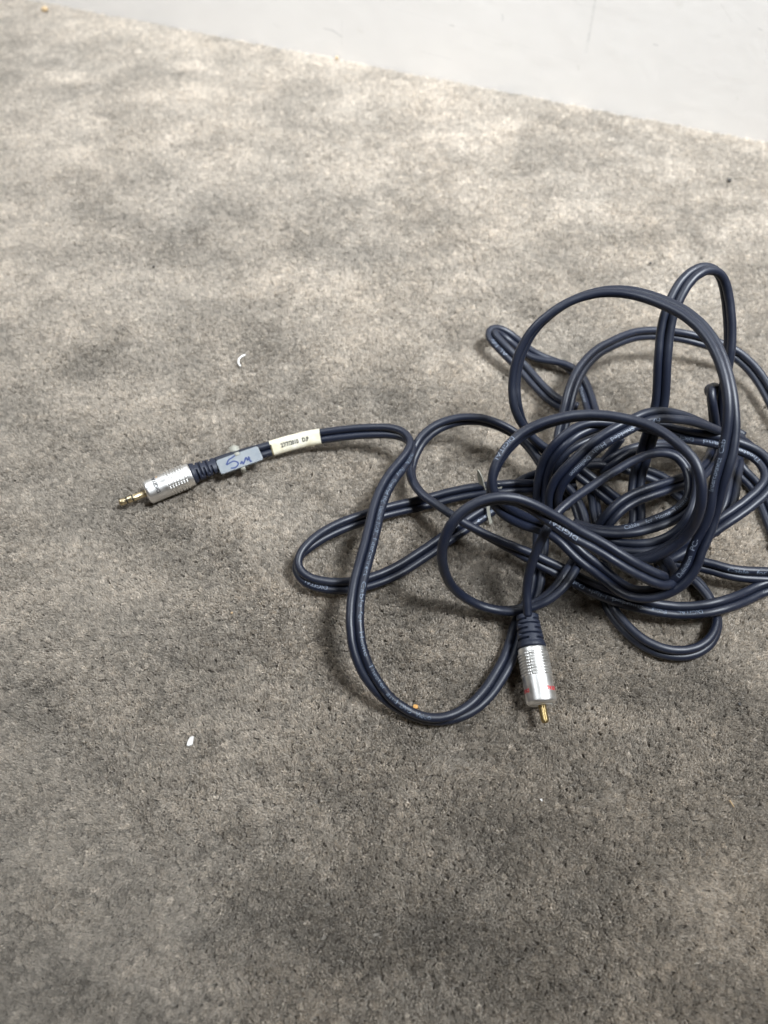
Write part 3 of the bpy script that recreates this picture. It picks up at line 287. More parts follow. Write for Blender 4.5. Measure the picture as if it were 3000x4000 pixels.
'back':'894,1972,50,-90,-3,43 895,2001,53,-90,-3,43 896,2031,57,-90,-3,43 896,2060,61,-90,-7,43 897,2087,67,-90,-11,42 897,2113,75,-90,-11,42 897,2140,83,-90,-7,44 898,2169,87,-89,-2,45 900,2199,91,-90,-1,45 901,2229,95,-90,-4,44 902,2258,101,-90,-7,44 903,2288,108,-89,-8,45 905,2316,117,-88,-8,46 909,2344,128,-87,-7,49 914,2371,141,-86,-7,51 921,2396,156,-86,-8,51 928,2421,171,-86,-9,50 934,2445,188,-86,-11,49 941,2469,205,-87,-11,49 948,2493,222,-86,-8,51 955,2518,236,-84,-2,54 963,2544,248,-81,5,59 973,2571,256,-77,13,63 984,2599,262,-72,19,67 997,2626,267,-67,24,70 1011,2653,270,-63,27,73 1026,2679,272,-58,29,76 1043,2704,274,-53,31,79 1061,2729,275,-47,33,82 1080,2753,276,-42,34,84 1100,2776,276,-36,34,87 1120,2798,275,-30,34,89 1142,2819,274,-24,34,91 1165,2839,272,-17,33,93 1189,2857,269,-12,32,94 1214,2875,266,-9,31,95 1238,2893,262,-8,31,95 1263,2910,259,-7,32,95 1288,2927,255,-6,32,95 1313,2943,251,-4,32,95 1339,2958,246,-1,31,95 1365,2972,242,2,30,95 1393,2984,237,6,28,96 1421,2994,232,9,27,96 1449,3001,227,11,26,96 1479,3008,222,12,26,96 1508,3012,217,13,27,95 1538,3016,211,14,28,95 1567,3019,206,15,29,95 1597,3021,201,16,29,94 1626,3022,195,17,29,94 1656,3022,189,18,29,94 1685,3020,184,19,29,94 1715,3016,179,19,29,94 1744,3010,175,20,30,93 1773,3003,171,21,30,93 1802,2997,166,23,30,93 1831,2990,161,24,29,93 1860,2983,156,26,28,93 1888,2974,150,27,26,93 1915,2964,144,29,23,93 1941,2950,139,32,21,93 1965,2933,134,35,18,92 1987,2914,129,38,15,91 2007,2892,123,41,12,90 2025,2869,118,43,10,90 2042,2844,112,45,8,89 2057,2819,106,47,6,88 2070,2793,100,48,5,87 2082,2765,95,50,4,87 2091,2737,91,51,4,86 2098,2708,88,52,4,85 2103,2679,86,53,4,85 2108,2649,84,53,3,84 2113,2619,82,53,3,85 2118,2589,80,53,3,85 2125,2560,77,52,3,85 2132,2531,74,51,3,86 2140,2502,70,51,3,86 2148,2473,67,51,4,86 2156,2444,63,51,4,86 2163,2415,60,52,5,85 2170,2386,58,53,5,84 2175,2356,57,55,5,83 2180,2326,55,57,5,82 2183,2296,54,59,4,81 2186,2266,54,61,3,79 2188,2236,54,63,2,77 2188,2206,54,65,0,76 2188,2175,54,67,-1,74 2186,2145,54,69,-4,72 2184,2115,54,71,-6,70 2181,2085,55,73,-9,68 2176,2055,55,75,-11,66 2171,2025,56,76,-15,63 2164,1995,56,77,-18,61 2156,1966,57,79,-22,57 2147,1937,57,80,-27,54 2136,1909,57,81,-33,49 2124,1881,58,81,-39,44 2110,1855,58,80,-46,38 2094,1829,58,79,-53,30 2075,1805,59,75,-62,21 2055,1783,59,68,-73,8 2032,1764,60,53,-84,-10 2007,1752,60,27,-91,-32 1980,1748,60,-7,-85,-52 1955,1755,61,-35,-70,-62 1932,1771,61,-53,-56,-64 1913,1793,62,-58,-50,-64',
'left':'981,2130,45,16,-84,-52 954,2129,39,15,-84,-52 926,2126,35,13,-84,-53 897,2123,33,11,-84,-53 867,2119,34,9,-84,-54 837,2114,37,8,-84,-54 806,2108,42,6,-84,-55 777,2102,48,5,-83,-55 748,2095,58,3,-83,-55 719,2086,69,2,-83,-55 691,2078,80,2,-83,-56 663,2071,90,2,-83,-55 634,2066,96,4,-83,-55 604,2063,97,6,-83,-56 574,2062,95,8,-82,-56 544,2062,90,10,-81,-57 515,2063,84,12,-80,-58 486,2062,78,14,-79,-60 456,2061,72,15,-78,-61 426,2058,69,16,-77,-62 397,2054,66,18,-76,-62 367,2048,63,20,-75,-63 338,2042,61,23,-74,-63 309,2035,59,25,-73,-63 280,2027,56,25,-73,-64 251,2019,54,24,-72,-65 222,2011,52,23,-72,-66 193,2003,52,21,-72,-66 164,1995,51,19,-71,-67 135,1987,51,18,-71,-68 106,1980,51,18,-70,-69 77,1972,51,18,-69,-70 48,1964,51,19,-69,-70 19,1955,52,20,-68,-70 -9,1945,54,20,-68,-70 -36,1933,57,21,-68,-70 -64,1921,61,21,-68,-70 -91,1908,65,21,-68,-70 -117,1895,70,21,-67,-71 -144,1882,74,21,-66,-72 -170,1868,79,22,-64,-74 -196,1854,83,22,-61,-76 -221,1838,88,22,-57,-79 -246,1821,93,21,-52,-82 -270,1803,98,20,-47,-86 -293,1785,102,18,-41,-90 -315,1765,106,15,-32,-93 -337,1744,109,11,-22,-97 -357,1723,110,6,-8,-99 -377,1700,110,-1,6,-100 -393,1676,108,-12,18,-98 -403,1650,104,-25,22,-94 -406,1624,99,-37,14,-92 -398,1598,94,-42,-2,-91 -382,1576,89,-42,-20,-89 -359,1559,84,-38,-36,-85 -333,1547,79,-31,-50,-81 -305,1540,75,-23,-59,-77 -275,1536,71,-16,-66,-74 -246,1534,67,-10,-70,-71 -216,1535,63,-5,-72,-69 -186,1537,60,2,-74,-67 -156,1541,58,8,-75,-65 -127,1546,57,14,-76,-63 -97,1552,57,19,-77,-61 -68,1560,57,24,-77,-59 -40,1570,57,28,-77,-57 -12,1581,57,33,-76,-56 15,1594,56,37,-76,-54 42,1608,56,41,-75,-52 68,1623,56,45,-74,-50 94,1640,55,49,-73,-48 118,1657,55,51,-72,-46 143,1675,54,52,-72,-46 167,1693,54,52,-72,-46 192,1711,54,53,-72,-46 216,1729,53,53,-71,-45 240,1748,53,54,-71,-45 264,1767,52,55,-71,-45 287,1786,50,54,-71,-45 311,1805,48,54,-71,-45 334,1825,44,53,-72,-45 357,1844,41,53,-72,-45 381,1863,38,54,-72,-45 404,1882,36,54,-71,-45 428,1901,34,53,-71,-47 452,1920,33,51,-70,-51 477,1938,33,48,-68,-55 502,1956,32,46,-65,-60 526,1974,32,45,-60,-66 550,1993,31,44,-54,-72 572,2013,30,43,-46,-78 594,2035,30,40,-38,-83 614,2056,31,37,-31,-88 634,2078,32,31,-25,-92 655,2100,33,21,-17,-96 676,2121,34,11,-5,-99 699,2141,36,2,12,-99 724,2158,39,-5,27,-96 751,2172,42,-12,37,-92 778,2185,43,-19,44,-88 806,2196,42,-26,49,-83 834,2207,39,-31,53,-78 862,2218,34,-34,58,-74',
'low':'1055,1667,40,-25,2,-97 1052,1637,40,-28,2,-96 1048,1608,41,-31,3,-95 1044,1578,41,-34,4,-94 1041,1548,41,-35,4,-94 1038,1519,41,-35,3,-94 1037,1489,41,-34,0,-94 1040,1460,40,-31,-3,-95 1047,1431,39,-29,-8,-95 1058,1403,39,-27,-12,-96 1072,1376,39,-25,-16,-95 1088,1350,40,-23,-19,-95 1105,1324,42,-21,-21,-96 1124,1300,43,-18,-22,-96 1144,1278,45,-16,-23,-96 1167,1258,46,-14,-25,-96 1193,1242,47,-13,-26,-96 1220,1228,48,-11,-29,-95 1249,1218,48,-9,-32,-94 1279,1212,47,-6,-35,-93 1309,1210,47,-2,-39,-92 1339,1211,47,4,-42,-91 1369,1217,46,11,-43,-90 1398,1226,46,17,-43,-89 1425,1240,46,24,-41,-88 1450,1257,46,29,-38,-88 1472,1278,45,33,-35,-88 1491,1302,43,37,-31,-88 1506,1328,41,40,-27,-87 1518,1356,39,45,-21,-87 1525,1386,37,50,-14,-86 1527,1416,35,54,-5,-84 1525,1446,33,57,5,-82 1519,1477,33,60,14,-79 1510,1506,33,63,22,-75 1498,1534,32,66,30,-69 1484,1561,32,68,38,-63 1467,1586,30,68,46,-57 1447,1610,27,68,53,-51 1426,1632,23,65,61,-46 1403,1653,22,64,66,-40 1381,1674,21,66,67,-34 1359,1695,19,68,68,-27',
'rise':'1003,1744,164,68,-70,20 1011,1757,186,73,-67,13 1020,1770,208,75,-66,4 1032,1784,229,75,-65,-5 1047,1799,246,74,-66,-12 1066,1816,260,70,-69,-17 1088,1834,271,64,-74,-23 1112,1850,280,56,-78,-28 1138,1865,285,48,-81,-33 1166,1879,289,42,-83,-37 1195,1891,291,36,-84,-40 1225,1903,291,33,-85,-42 1255,1915,290,31,-85,-43 1285,1927,287,31,-85,-43 1315,1940,283,31,-85,-43 1345,1953,278,30,-85,-43 1375,1967,272,30,-85,-43 1405,1981,266,31,-85,-43 1434,1996,258,34,-85,-41 1462,2012,250,38,-84,-39 1490,2029,240,44,-83,-35 1516,2048,230,51,-81,-30 1541,2069,219,59,-77,-24 1564,2092,207,66,-73,-17 1586,2116,195,72,-69,-10 1607,2140,182,77,-64,-4 1627,2166,169,81,-59,1 1645,2192,155,84,-54,6 1663,2219,141,86,-50,10 1680,2246,127,87,-47,13 1697,2274,112,88,-45,15 1714,2303,97,88,-44,17 1733,2333,79,89,-43,17',
'fold':'1701,2337,171,28,-96,5 1685,2334,203,26,-97,3 1669,2331,235,22,-98,3 1653,2329,266,16,-99,6 1639,2329,297,9,-99,13 1627,2334,325,2,-98,22 1616,2341,352,-5,-95,31 1605,2352,378,-13,-90,41 1596,2366,401,-23,-79,57 1592,2384,416,-34,-45,83 1595,2405,421,-24,14,96 1605,2425,413,11,46,88 1618,2444,398,76,4,65 1633,2461,378,78,-62,10 1648,2475,358,61,-79,-10 1663,2488,337,46,-87,-18 1678,2500,315,31,-93,-20 1692,2508,292,16,-97,-16 1707,2513,267,5,-99,-9 1722,2514,242,-2,-100,-1 1736,2513,217,-7,-100,3 1751,2511,192,-10,-99,6 1766,2507,167,-16,-98,12 1782,2499,143,-25,-95,21 1798,2488,122,-34,-89,31 1815,2473,104,-42,-83,38 1833,2455,89,-46,-80,38 1854,2438,77,-44,-83,34 1878,2423,68,-40,-87,29 1903,2410,60,-39,-89,22',
'band':'982,1707,205,-66,-75,8 1002,1689,213,-63,-78,1 1024,1673,222,-56,-83,-5 1046,1659,230,-45,-89,-10 1071,1647,238,-33,-93,-14 1097,1639,245,-21,-96,-17 1125,1633,251,-11,-98,-19 1154,1630,257,-1,-98,-20 1183,1630,263,7,-98,-20 1211,1631,270,15,-97,-19 1238,1635,281,23,-96,-18 1263,1640,294,33,-93,-17 1286,1646,311,43,-89,-15 1306,1654,330,55,-83,-14 1323,1664,350,68,-72,-13 1338,1677,371,81,-57,-14 1350,1693,391,89,-40,-20 1362,1713,406,91,-29,-29 1373,1738,417,88,-26,-40 1384,1765,422,84,-26,-48 1394,1793,424,79,-27,-55 1404,1822,423,76,-28,-59 1412,1851,419,73,-28,-63 1420,1880,414,70,-28,-66 1426,1910,409,66,-27,-70 1431,1940,402,61,-27,-74 1436,1969,395,55,-27,-79',
'inner':'814,2046,180,26,-93,26 813,2053,210,24,-93,27 814,2063,238,21,-92,32 818,2074,265,20,-90,39 827,2088,290,23,-87,43 841,2103,311,27,-86,44 860,2118,329,30,-86,41 882,2132,344,31,-89,35 907,2144,355,31,-91,29 934,2156,363,33,-92,24 961,2167,368,36,-91,21 989,2179,370,40,-90,19 1017,2192,369,43,-88,18 1044,2206,366,45,-88,15 1071,2219,361,45,-89,11 1098,2231,353,43,-90,6 1124,2243,344,41,-91,2 1150,2254,332,39,-92,-1 1177,2265,320,38,-93,-2',
'aa':'1129,2224,32,-1,-100,-7 1146,2221,67,1,-100,-3 1164,2223,97,7,-99,9 1185,2229,119,13,-97,21 1209,2237,136,16,-95,28 1235,2246,149,16,-93,34 1263,2254,157,19,-90,39 1292,2262,160,23,-88,42 1321,2271,160,26,-86,44 1351,2279,157,25,-86,44 1381,2286,154,25,-87,42 1411,2291,149,24,-89,38 1440,2296,142,22,-92,33 1469,2300,133,18,-94,27 1498,2302,121,13,-97,22 1526,2302,108,7,-98,19 1553,2301,94,4,-98,17 1581,2299,80,2,-99,17',
'bb':'1009,2227,50,8,-88,46 1039,2232,53,7,-88,46 1069,2236,56,6,-89,45 1100,2239,58,5,-91,41 1131,2240,59,-1,-94,34 1161,2238,59,-13,-96,25 1191,2232,60,-25,-96,16 1220,2223,61,-31,-95,7 1248,2214,60,-31,-95,0 1277,2205,57,-29,-95,-7 1306,2197,54,-28,-95,-14 1335,2189,50,-31,-93,-21 1363,2179,47,-38,-88,-28 1390,2166,45,-48,-81,-34 1414,2150,45,-56,-73,-38 1437,2130,45,-61,-68,-41 1459,2109,46,-64,-63,-43 1479,2086,46,-67,-58,-45 1498,2062,47,-72,-53,-46 1515,2037,48,-76,-46,-45 1529,2010,48,-81,-39,-43 1541,1982,48,-84,-33,-43 1552,1954,46,-86,-27,-44 1561,1925,43,-85,-22,-47 1570,1896,40,-83,-19,-53',
'cc':'1049,2111,50,-78,-9,61 1052,2080,50,-78,-7,62 1054,2049,50,-77,-3,64 1054,2018,50,-75,1,67 1053,1987,50,-73,3,68 1052,1956,49,-74,0,68 1052,1925,48,-75,-4,66 1053,1894,47,-76,-8,65 1055,1864,45,-76,-9,64',
'ee':'1211,2326,160,-54,-58,61 1196,2310,132,-54,-58,60 1181,2295,103,-55,-59,60 1165,2281,75,-56,-56,61 1146,2269,47,-49,-50,71 1122,2255,27,-42,-45,79',
'side':'1834,2313,61,-84,24,49 1829,2285,67,-84,28,45 1822,2255,75,-81,38,44 1811,2225,85,-77,45,45 1798,2197,93,-75,49,44 1783,2169,101,-77,50,40 1769,2141,108,-81,49,31 1755,2113,114,-87,45,22 1742,2084,119,-90,41,14 1730,2055,123,-92,38,9 1718,2026,125,-92,37,8 1707,1997,126,-92,38,9 1694,1968,124,-91,39,12 1682,1940,119,-90,41,16 1667,1914,111,-87,44,21 1652,1890,101,-83,48,27 1634,1868,91,-79,53,32 1614,1847,80,-74,56,36 1593,1827,70,-73,57,38',
'tail':'1052,2607,50,-18,-43,-88 1024,2619,50,-19,-43,-88 997,2632,50,-22,-42,-88 972,2647,50,-27,-40,-88 948,2665,50,-34,-39,-86 927,2686,50,-41,-37,-83 907,2708,51,-49,-36,-80 888,2732,53,-55,-35,-76 869,2756,56,-60,-34,-73 852,2780,60,-63,-34,-70 836,2805,63,-66,-34,-67 819,2830,66,-67,-35,-65 802,2855,70,-67,-37,-64 785,2879,74,-67,-39,-63 765,2901,81,-67,-41,-63 745,2922,88,-67,-42,-61 725,2943,96,-67,-43,-60 705,2964,103,-68,-43,-59 685,2986,110,-68,-44,-59 666,3009,115,-69,-43,-58 648,3032,120,-70,-41,-58 631,3056,124,-74,-34,-59 619,3081,127,-79,-19,-59 617,3106,126,-89,7,-46 627,3128,121,-81,59,-3 645,3143,111,-38,91,15 669,3149,99,2,98,17 694,3146,87,33,92,20 719,3136,76,54,81,23 742,3120,67,64,73,24 764,3101,61,69,68,25 785,3080,56,70,67,25 806,3059,53,69,68,23 828,3038,51,67,72,18 851,3018,50,61,79,9 875,3001,50,52,85,-5 902,2988,50,40,89,-23 929,2977,50,31,86,-41 958,2967,50,28,78,-56 986,2956,50,31,66,-69 1012,2942,50,32,50,-81 1036,2925,50,27,32,-91 1057,2904,50,15,13,-98 1075,2880,50,-5,-3,-100 1089,2854,50,-29,-13,-95 1099,2826,50,-50,-16,-85 1107,2797,50,-66,-16,-73 1113,2767,50,-77,-13,-62 1118,2738,50,-84,-11,-54 1121,2708,50,-88,-9,-47 1124,2678,50,-90,-8,-43 1126,2647,51,-91,-7,-40 1127,2617,53,-92,-6,-38 1128,2587,56,-93,-5,-38 1128,2557,58,-93,-5,-38 1129,2527,60,-92,-6,-38 1131,2497,61,-92,-7,-39 1133,2467,61,-91,-8,-40 1137,2437,60,-91,-10,-41 1140,2407,60,-90,-11,-42 1144,2377,60,-90,-12,-42 1148,2347,60,-90,-13,-43'}
PRINT = [('main', 1, 38.67, 41.33, 0, 'DIGITAL'),
('main', 1, 42.38, 44.42, 0, 'Fully'),
('main', 1, 45.4, 49.1, 0, 'Shielded'),
('main', 1, 49.62, 51.2, 0, 'High'),
('main', 1, 51.73, 54.45, 0, 'Definition'),
('main', 1, 54.85, 57.33, 0, 'PC-OFC'),
('main', 1, 57.92, 64.65, 8, 'Interconnect'),
('main', 1, 65.55, 69.55, 14, 'Cable'),
('main', 1, 70.17, 71.95, 18, 'for'),
('main', 1, 73.1, 76.62, 20, 'Home'),
('main', 1, 77.83, 82.05, 20, 'Theater'),
('main', 1, 82.7, 84.83, 10, 'and'),
('main', 1, 85.47, 90.47, 5, 'DVD  Video'),
('main', 1, 179.88, 174.65, -12, 'Theater'),
('main', 1, 171.65, 168.85, -12, 'and'),
('main', 1, 167.1, 162.53, -12, 'DIGITAL'),
('left', 1, 58.45, 54.7, -18, 'DIGITAL'),
('left', 1, 88.38, 87.12, -5, 'ARROW'),
('left', 1, 86.88, 85.62, -5, 'ARROW'),
('left', 1, 91.1, 88.7, -5, 'ns'),
('wave', 1, 34.35, 37.85, -28, 'DIGITAL'),
('wave', 1, 39.52, 41.85, -22, 'Fully'),
('wave', 1, 43.05, 47.75, -18, 'Shielded'),
('wave', 1, 48.6, 51.2, -12, 'High'),
('wave', 1, 52.0, 53.98, -12, 'Def'),
('wave', 1, 9.88, 12.9, -20, 'Cable'),
('wave', 1, 14.07, 15.62, -20, 'for'),
('wave', 1, 199.5, 194.47, -12, 'DIGITAL'),
('wave', 1, 193.5, 190.82, -35, 'Fully'),
('arch', 1, 151.07, 147.15, -25, 'DIGITAL'),
('arch', 1, 104.85, 100.88, 0, 'Definition'),
('arch', 1, 100.05, 98.45, 0, 'PC-'),
('arch', 1, 90.85, 86.3, 20, 'Interconnect'),
('arch', 1, 85.67, 83.75, 20, 'Cab'),
('lead', 1, 61.98, 59.65, 20, 'Cable'),
('lead', 1, 58.65, 57.55, 12, 'for'),
('lead', 1, 57.0, 54.7, 10, 'Home'),
('lead', 1, 54.1, 50.55, 10, 'Theater'),
('ring', 1, 24.27, 22.95, 20, 'Ful'),
('ring', 1, 19.6, 15.9, 0, 'Shielded'),
('ring', 1, 14.88, 12.57, 0, 'High'),
('ring', 1, 11.8, 8.03, 5, 'Definition'),
('tail', 1, 17.1, 18.77, -15, 'AL'),
('tail', 1, 19.52, 21.27, -15, 'Fully'),
('tail', 1, 46.88, 50.85, 0, 'Theater')]
def decode(s):
    a = np.array([[int(v) for v in r.split(',')] for r in s.split(' ')], float)
    return a[:, :3] * .1 * MM, a[:, 3:] * .01
def catmull(A, k):
    B = np.concatenate([[2 * A[0] - A[1]], A, [2 * A[-1] - A[-2]]]); out = []
    for i in range(1, len(B) - 2):
        p0, p1, p2, p3 = B[i - 1:i + 3]
        for j in range(k):
            t = j / k
            out.append(.5 * (2 * p1 + (p2 - p0) * t + (2 * p0 - 5 * p1 + 4 * p2 - p3) * t * t + (3 * p1 - p0 - 3 * p2 + p3) * t ** 3))
    out.append(B[-2]); return np.array(out)
UP = 3; CORE_R = 2.0 * MM; CORE_S = 1.95 * MM
chains = {}
for nm, s in CORD.items():
    p, o = decode(s); p = catmull(p, UP); o = catmull(o, UP)
    t = np.gradient(p, axis=0); t /= np.linalg.norm(t, axis=1)[:, None]
    o -= (o * t).sum(1)[:, None] * t; o /= np.linalg.norm(o, axis=1)[:, None]
    chains[nm] = (p, o, t)
cable = empty('audio_cable', V3(-60, 230, 0))
tag(cable, 'tangled dark navy twin cable with a metal plug at each end lying on the carpet', 'cable')
def core_path(nm, core):
    p, o, t = chains[nm]; return p + o * core * CORE_S, o, t
def tube(P, Nrm, T, r, seg, v, f):
    Bn = np.cross(T, Nrm); s0 = len(v); n = len(P)
    for i in range(n):
        for k in range(seg):
            a = 2 * math.pi * k / seg
            v.append(P[i] + r * (math.cos(a) * Nrm[i] + math.sin(a) * Bn[i]))
    for i in range(n - 1):
        for k in range(seg):
            a, b = s0 + i * seg + k, s0 + i * seg + (k + 1) % seg
            f.append((a, b, b + seg, a + seg))
    f.append(tuple(s0 + k for k in range(seg))[::-1]); f.append(tuple(s0 + (n - 1) * seg + k for k in range(seg)))
v, f = [], []
for nm in chains:
    for core in (1, -1):
        p, o, t = core_path(nm, core); tube(p, o * core, t, CORE_R, 16, v, f)
cord = link('cord', mesh(v, f), M_CORD, cable)

# ---- lettering, each printed word a part of the cord
def text_mesh(s, size, res=3, bold=.00001):
    cu = bpy.data.curves.new('t', 'FONT'); cu.body = s; cu.size = size; cu.offset = bold; cu.resolution_u = res
    o = bpy.data.objects.new('t', cu); C.objects.link(o); dg = bpy.context.evaluated_depsgraph_get()
    me = bpy.data.meshes.new_from_object(o.evaluated_get(dg)); bpy.data.objects.remove(o); bpy.data.curves.remove(cu)
    bm = bmesh.new(); bm.from_mesh(me); bpy.data.meshes.remove(me)
    for y in np.linspace(-.2, .75, 7) * size:
        bmesh.ops.bisect_plane(bm, geom=bm.verts[:] + bm.edges[:] + bm.faces[:], plane_co=(0, y, 0), plane_no=(0, 1, 0))
    bmesh.ops.triangulate(bm, faces=bm.faces[:])
    vs = np.array([x.co[:] for x in bm.verts]); bm.verts.index_update(); fs = [tuple(x.index for x in q.verts) for q in bm.faces]; bm.free()
    return vs, fs
def frame_at(nm, core, a):
    p, o, t = core_path(nm, core); a = min(max(a * UP, 0), len(p) - 1.001); i = int(a); q = a - i
    return p[i] * (1 - q) + p[i + 1] * q, t[i] * (1 - q) + t[i + 1] * q
CAMN = np.array(CAMPOS)
def arrow_mesh():
    a = [(0, .75), (1.3, .75), (1.3, .15), (3, 1), (1.3, 1.85), (1.3, 1.25), (0, 1.25)]
    return np.array([(x * MM, y * MM, 0) for x, y in a]), [(0, 1, 5, 6), (2, 3, 1), (1, 3, 5), (5, 3, 4)]
for (nm, core, a0, a1, th, s) in PRINT:
    vs, fs = arrow_mesh() if s == 'ARROW' else text_mesh(s, 2.75 * MM)
    v, f = [], []
    x0, x1 = vs[:, 0].min(), vs[:, 0].max(); s0 = len(v); sgn = 1 if a1 > a0 else -1; ym = .36 * 2.75 * MM
    for x, y, _ in vs:
        c, t = frame_at(nm, core, a0 + (a1 - a0) * (x - x0) / (x1 - x0)); t = t / np.linalg.norm(t) * sgn
        n = CAMN - c; n -= n.dot(t) * t; n /= np.linalg.norm(n); up = np.cross(n, t)
        a = (y - ym) / CORE_R + R(th)
        v.append(c + (CORE_R + .04 * MM) * (math.cos(a) * n + math.sin(a) * up))
    link('printed_arrow' if s == 'ARROW' else 'printed_word', mesh(v, fs), M_FADED if nm == 'main' and a0 < 170 or nm == 'wave' and sgn > 0 else M_PRINT, cord)

# ------------------------------------------------------------------ plugs
def axis_frame(a, b, up=Vector((0, 0, 1))):
    x = (b - a).normalized(); y = up.cross(x).normalized(); z = x.cross(y); return x, y, z      # x along, z roughly up
def lathe(a, b, prof, seg, rf=None, oval=None, cap=True):
    """prof: (s, r) in mm from a towards b"""
    x, y, z = axis_frame(a, b); v, f = [], []
    for (s, r) in prof:
        for k in range(seg):
            th = 2 * math.pi * k / seg; rr = rf(s, th, r) if rf else r
            oy, oz = oval(s) if oval else (1, 1)
            v.append(a + x * s * MM + (y * math.cos(th) * oy + z * math.sin(th) * oz) * rr * MM)
    n = len(prof)
    for i in range(n - 1):
        for k in range(seg):
            p, q = i * seg + k, i * seg + (k + 1) % seg
            f.append((p, q, q + seg, p + seg))
    if cap: f.append(tuple(range(seg))[::-1]); f.append(tuple((n - 1) * seg + k for k in range(seg)))
    return mesh(v, f)
def around(a, b, s, r, th0, vs, flip, v, f, fs):
    """lettering round a barrel: x of the letters goes round, y along the axis"""
    x, y, z = axis_frame(a, b); s0 = len(v)
    for (tx, ty, _) in vs:
        th = th0 + flip * tx / (r * MM)
        v.append(a + x * (s * MM + flip * ty) + (y * math.cos(th) + z * math.sin(th)) * (r + .04) * MM)
    f += [tuple(s0 + k for k in q) for q in fs]
def ss(x, a, b):
    t = min(max((x - a) / (b - a), 0), 1); return t * t * (3 - 2 * t)
def barrel_profile(L, r, rib0, rib1, cham):
    out = [(0, r * .55), (0, r - cham), (.25 * cham, r - .6 * cham), (.6 * cham, r - .22 * cham), (cham, r)]
    s = cham + .3
    while s < L - .3: out.append((s, r)); s += .14 if rib0 - .5 < s < rib1 + .5 else .6
    out += [(L - .3, r), (L, r - .25), (L, r * .6)]
    return out
def rib_fn(rib0, rib1, nring, npair, amp, phase=0):
    pitch = (rib1 - rib0) / nring
    def fn(s, th, r):
        if s < rib0 or s > rib1: return r if s < rib0 else r - amp * .6
        u = ((s - rib0) / pitch) % 1
        ridge = ss(u, .0, .22) * (1 - ss(u, .60, .82))
        w = ((th + phase) / (2 * math.pi) * npair) % 1
        notch = max(math.exp(-((w - .42) / .035) ** 2), math.exp(-((w - .58) / .035) ** 2))
        return r - amp * .7 + amp * 1.5 * ridge * (1 - .9 * notch)
    return fn
def plug(name, front, back, r, L, rib0, rib1, nring, npair, phase):
    pl = empty(name, Vector((front.x, front.y, 0))); pl.parent = cable; pl.matrix_parent_inverse = Matrix.Translation(-cable.location)
    link('barrel', lathe(front, back, barrel_profile(L, r, rib0, rib1, 1.3), 168, rib_fn(rib0, rib1, nring, npair, .34, phase)), M_ALU, pl)
    return pl
def boot(front, back, L, r0, ry1, rz1, rows, name, parent):
    prof = [(0, r0 * .8), (0, r0), (.8, r0)]
    s = 1.0
    while s < L - .3: prof.append((s, r0)); s += .2
    prof += [(L - .25, r0), (L, r0 * .93), (L, r0 * .4)]
    def ov(s):
        t = s / L; return 1 + (ry1 / r0 - 1) * t, 1 + (rz1 / r0 - 1) * t
    def rf(s, th, r):
        cut = 0
        for i, c in enumerate(rows):
            inside = ss(s, c - .46, c - .22) * (1 - ss(s, c + .22, c + .46))
            w = abs(math.sin(th + (math.pi / 2 if i % 2 else 0)))       # bridges alternate between the sides and the top
            cut = max(cut, inside * (1 - ss(w, .90, .96)))
        seam = .06 * math.exp(-((math.cos(th)) / .03) ** 2)
        lip = .25 * (1 - ss(s, 1.6, 2.2))
        return r * (1 - .30 * cut) - seam + lip
    return link(name, lathe(front, back, prof, 96, rf, ov), M_BOOT, parent)

# ---- 3.5 mm jack
jt, jf, jb, je = V3(-132.6, 200.4, 4.8), V3(-119.8, 205.8, 5.6), V3(-98.4, 217.0, 6.3), V3(-86.3, 222.8, 6.3)
jack = plug('jack_plug', jf, jb, 6.15, 24.2, 11.4, 21.6, 7, 8, .25)
tag(jack, 'slim silver jack plug with a gold ringed tip')
d = (jf - jt).normalized(); pin_len = (jf - jt).length / MM
link('jack_pin', lathe(jt, jf, [(0, .4), (0, 1.15), (.15, 1.42), (.5, 1.62), (1.0, 1.75), (2.1, 1.75), (2.7, 1.58), (3.1, 1.58), (3.4, 1.74), (pin_len + .8, 1.75)], 48), M_GOLD, jack)
for s in (3.95, 7.0):
    x = (jf - jt).normalized(); link('insulator_ring', lathe(jt + x * (s - .33) * MM, jt + x * (s + .33) * MM, [(0, 1.5), (0, 1.80), (.66, 1.80), (.66, 1.5)], 48), M_BLACK, jack)
boot(jb, je, 13.6, 5.35, 4.5, 3.0, (2.9, 4.8, 6.7, 8.6, 10.5), 'strain_relief', jack)
v, f = [], []
vs, fs = text_mesh('DIGITAL', 2.5 * MM, 3, .00008); vs[:, 0] -= vs[:, 0].min(); vs[:, 0] *= 1.12
around(jf, jb, 6.8, 6.15, R(148), vs, -1, v, f, fs)
link('barrel_print', mesh(v, f), M_INK, jack)
x, y, z = axis_frame(jf, jb); v, f = [], []
vs, fs = text_mesh('+', 2.6 * MM); around(jf, jb, 8.6, 6.15, R(72), vs, -1, v, f, fs)
link('polarity_mark', mesh(v, f), M_ORANGE, jack)

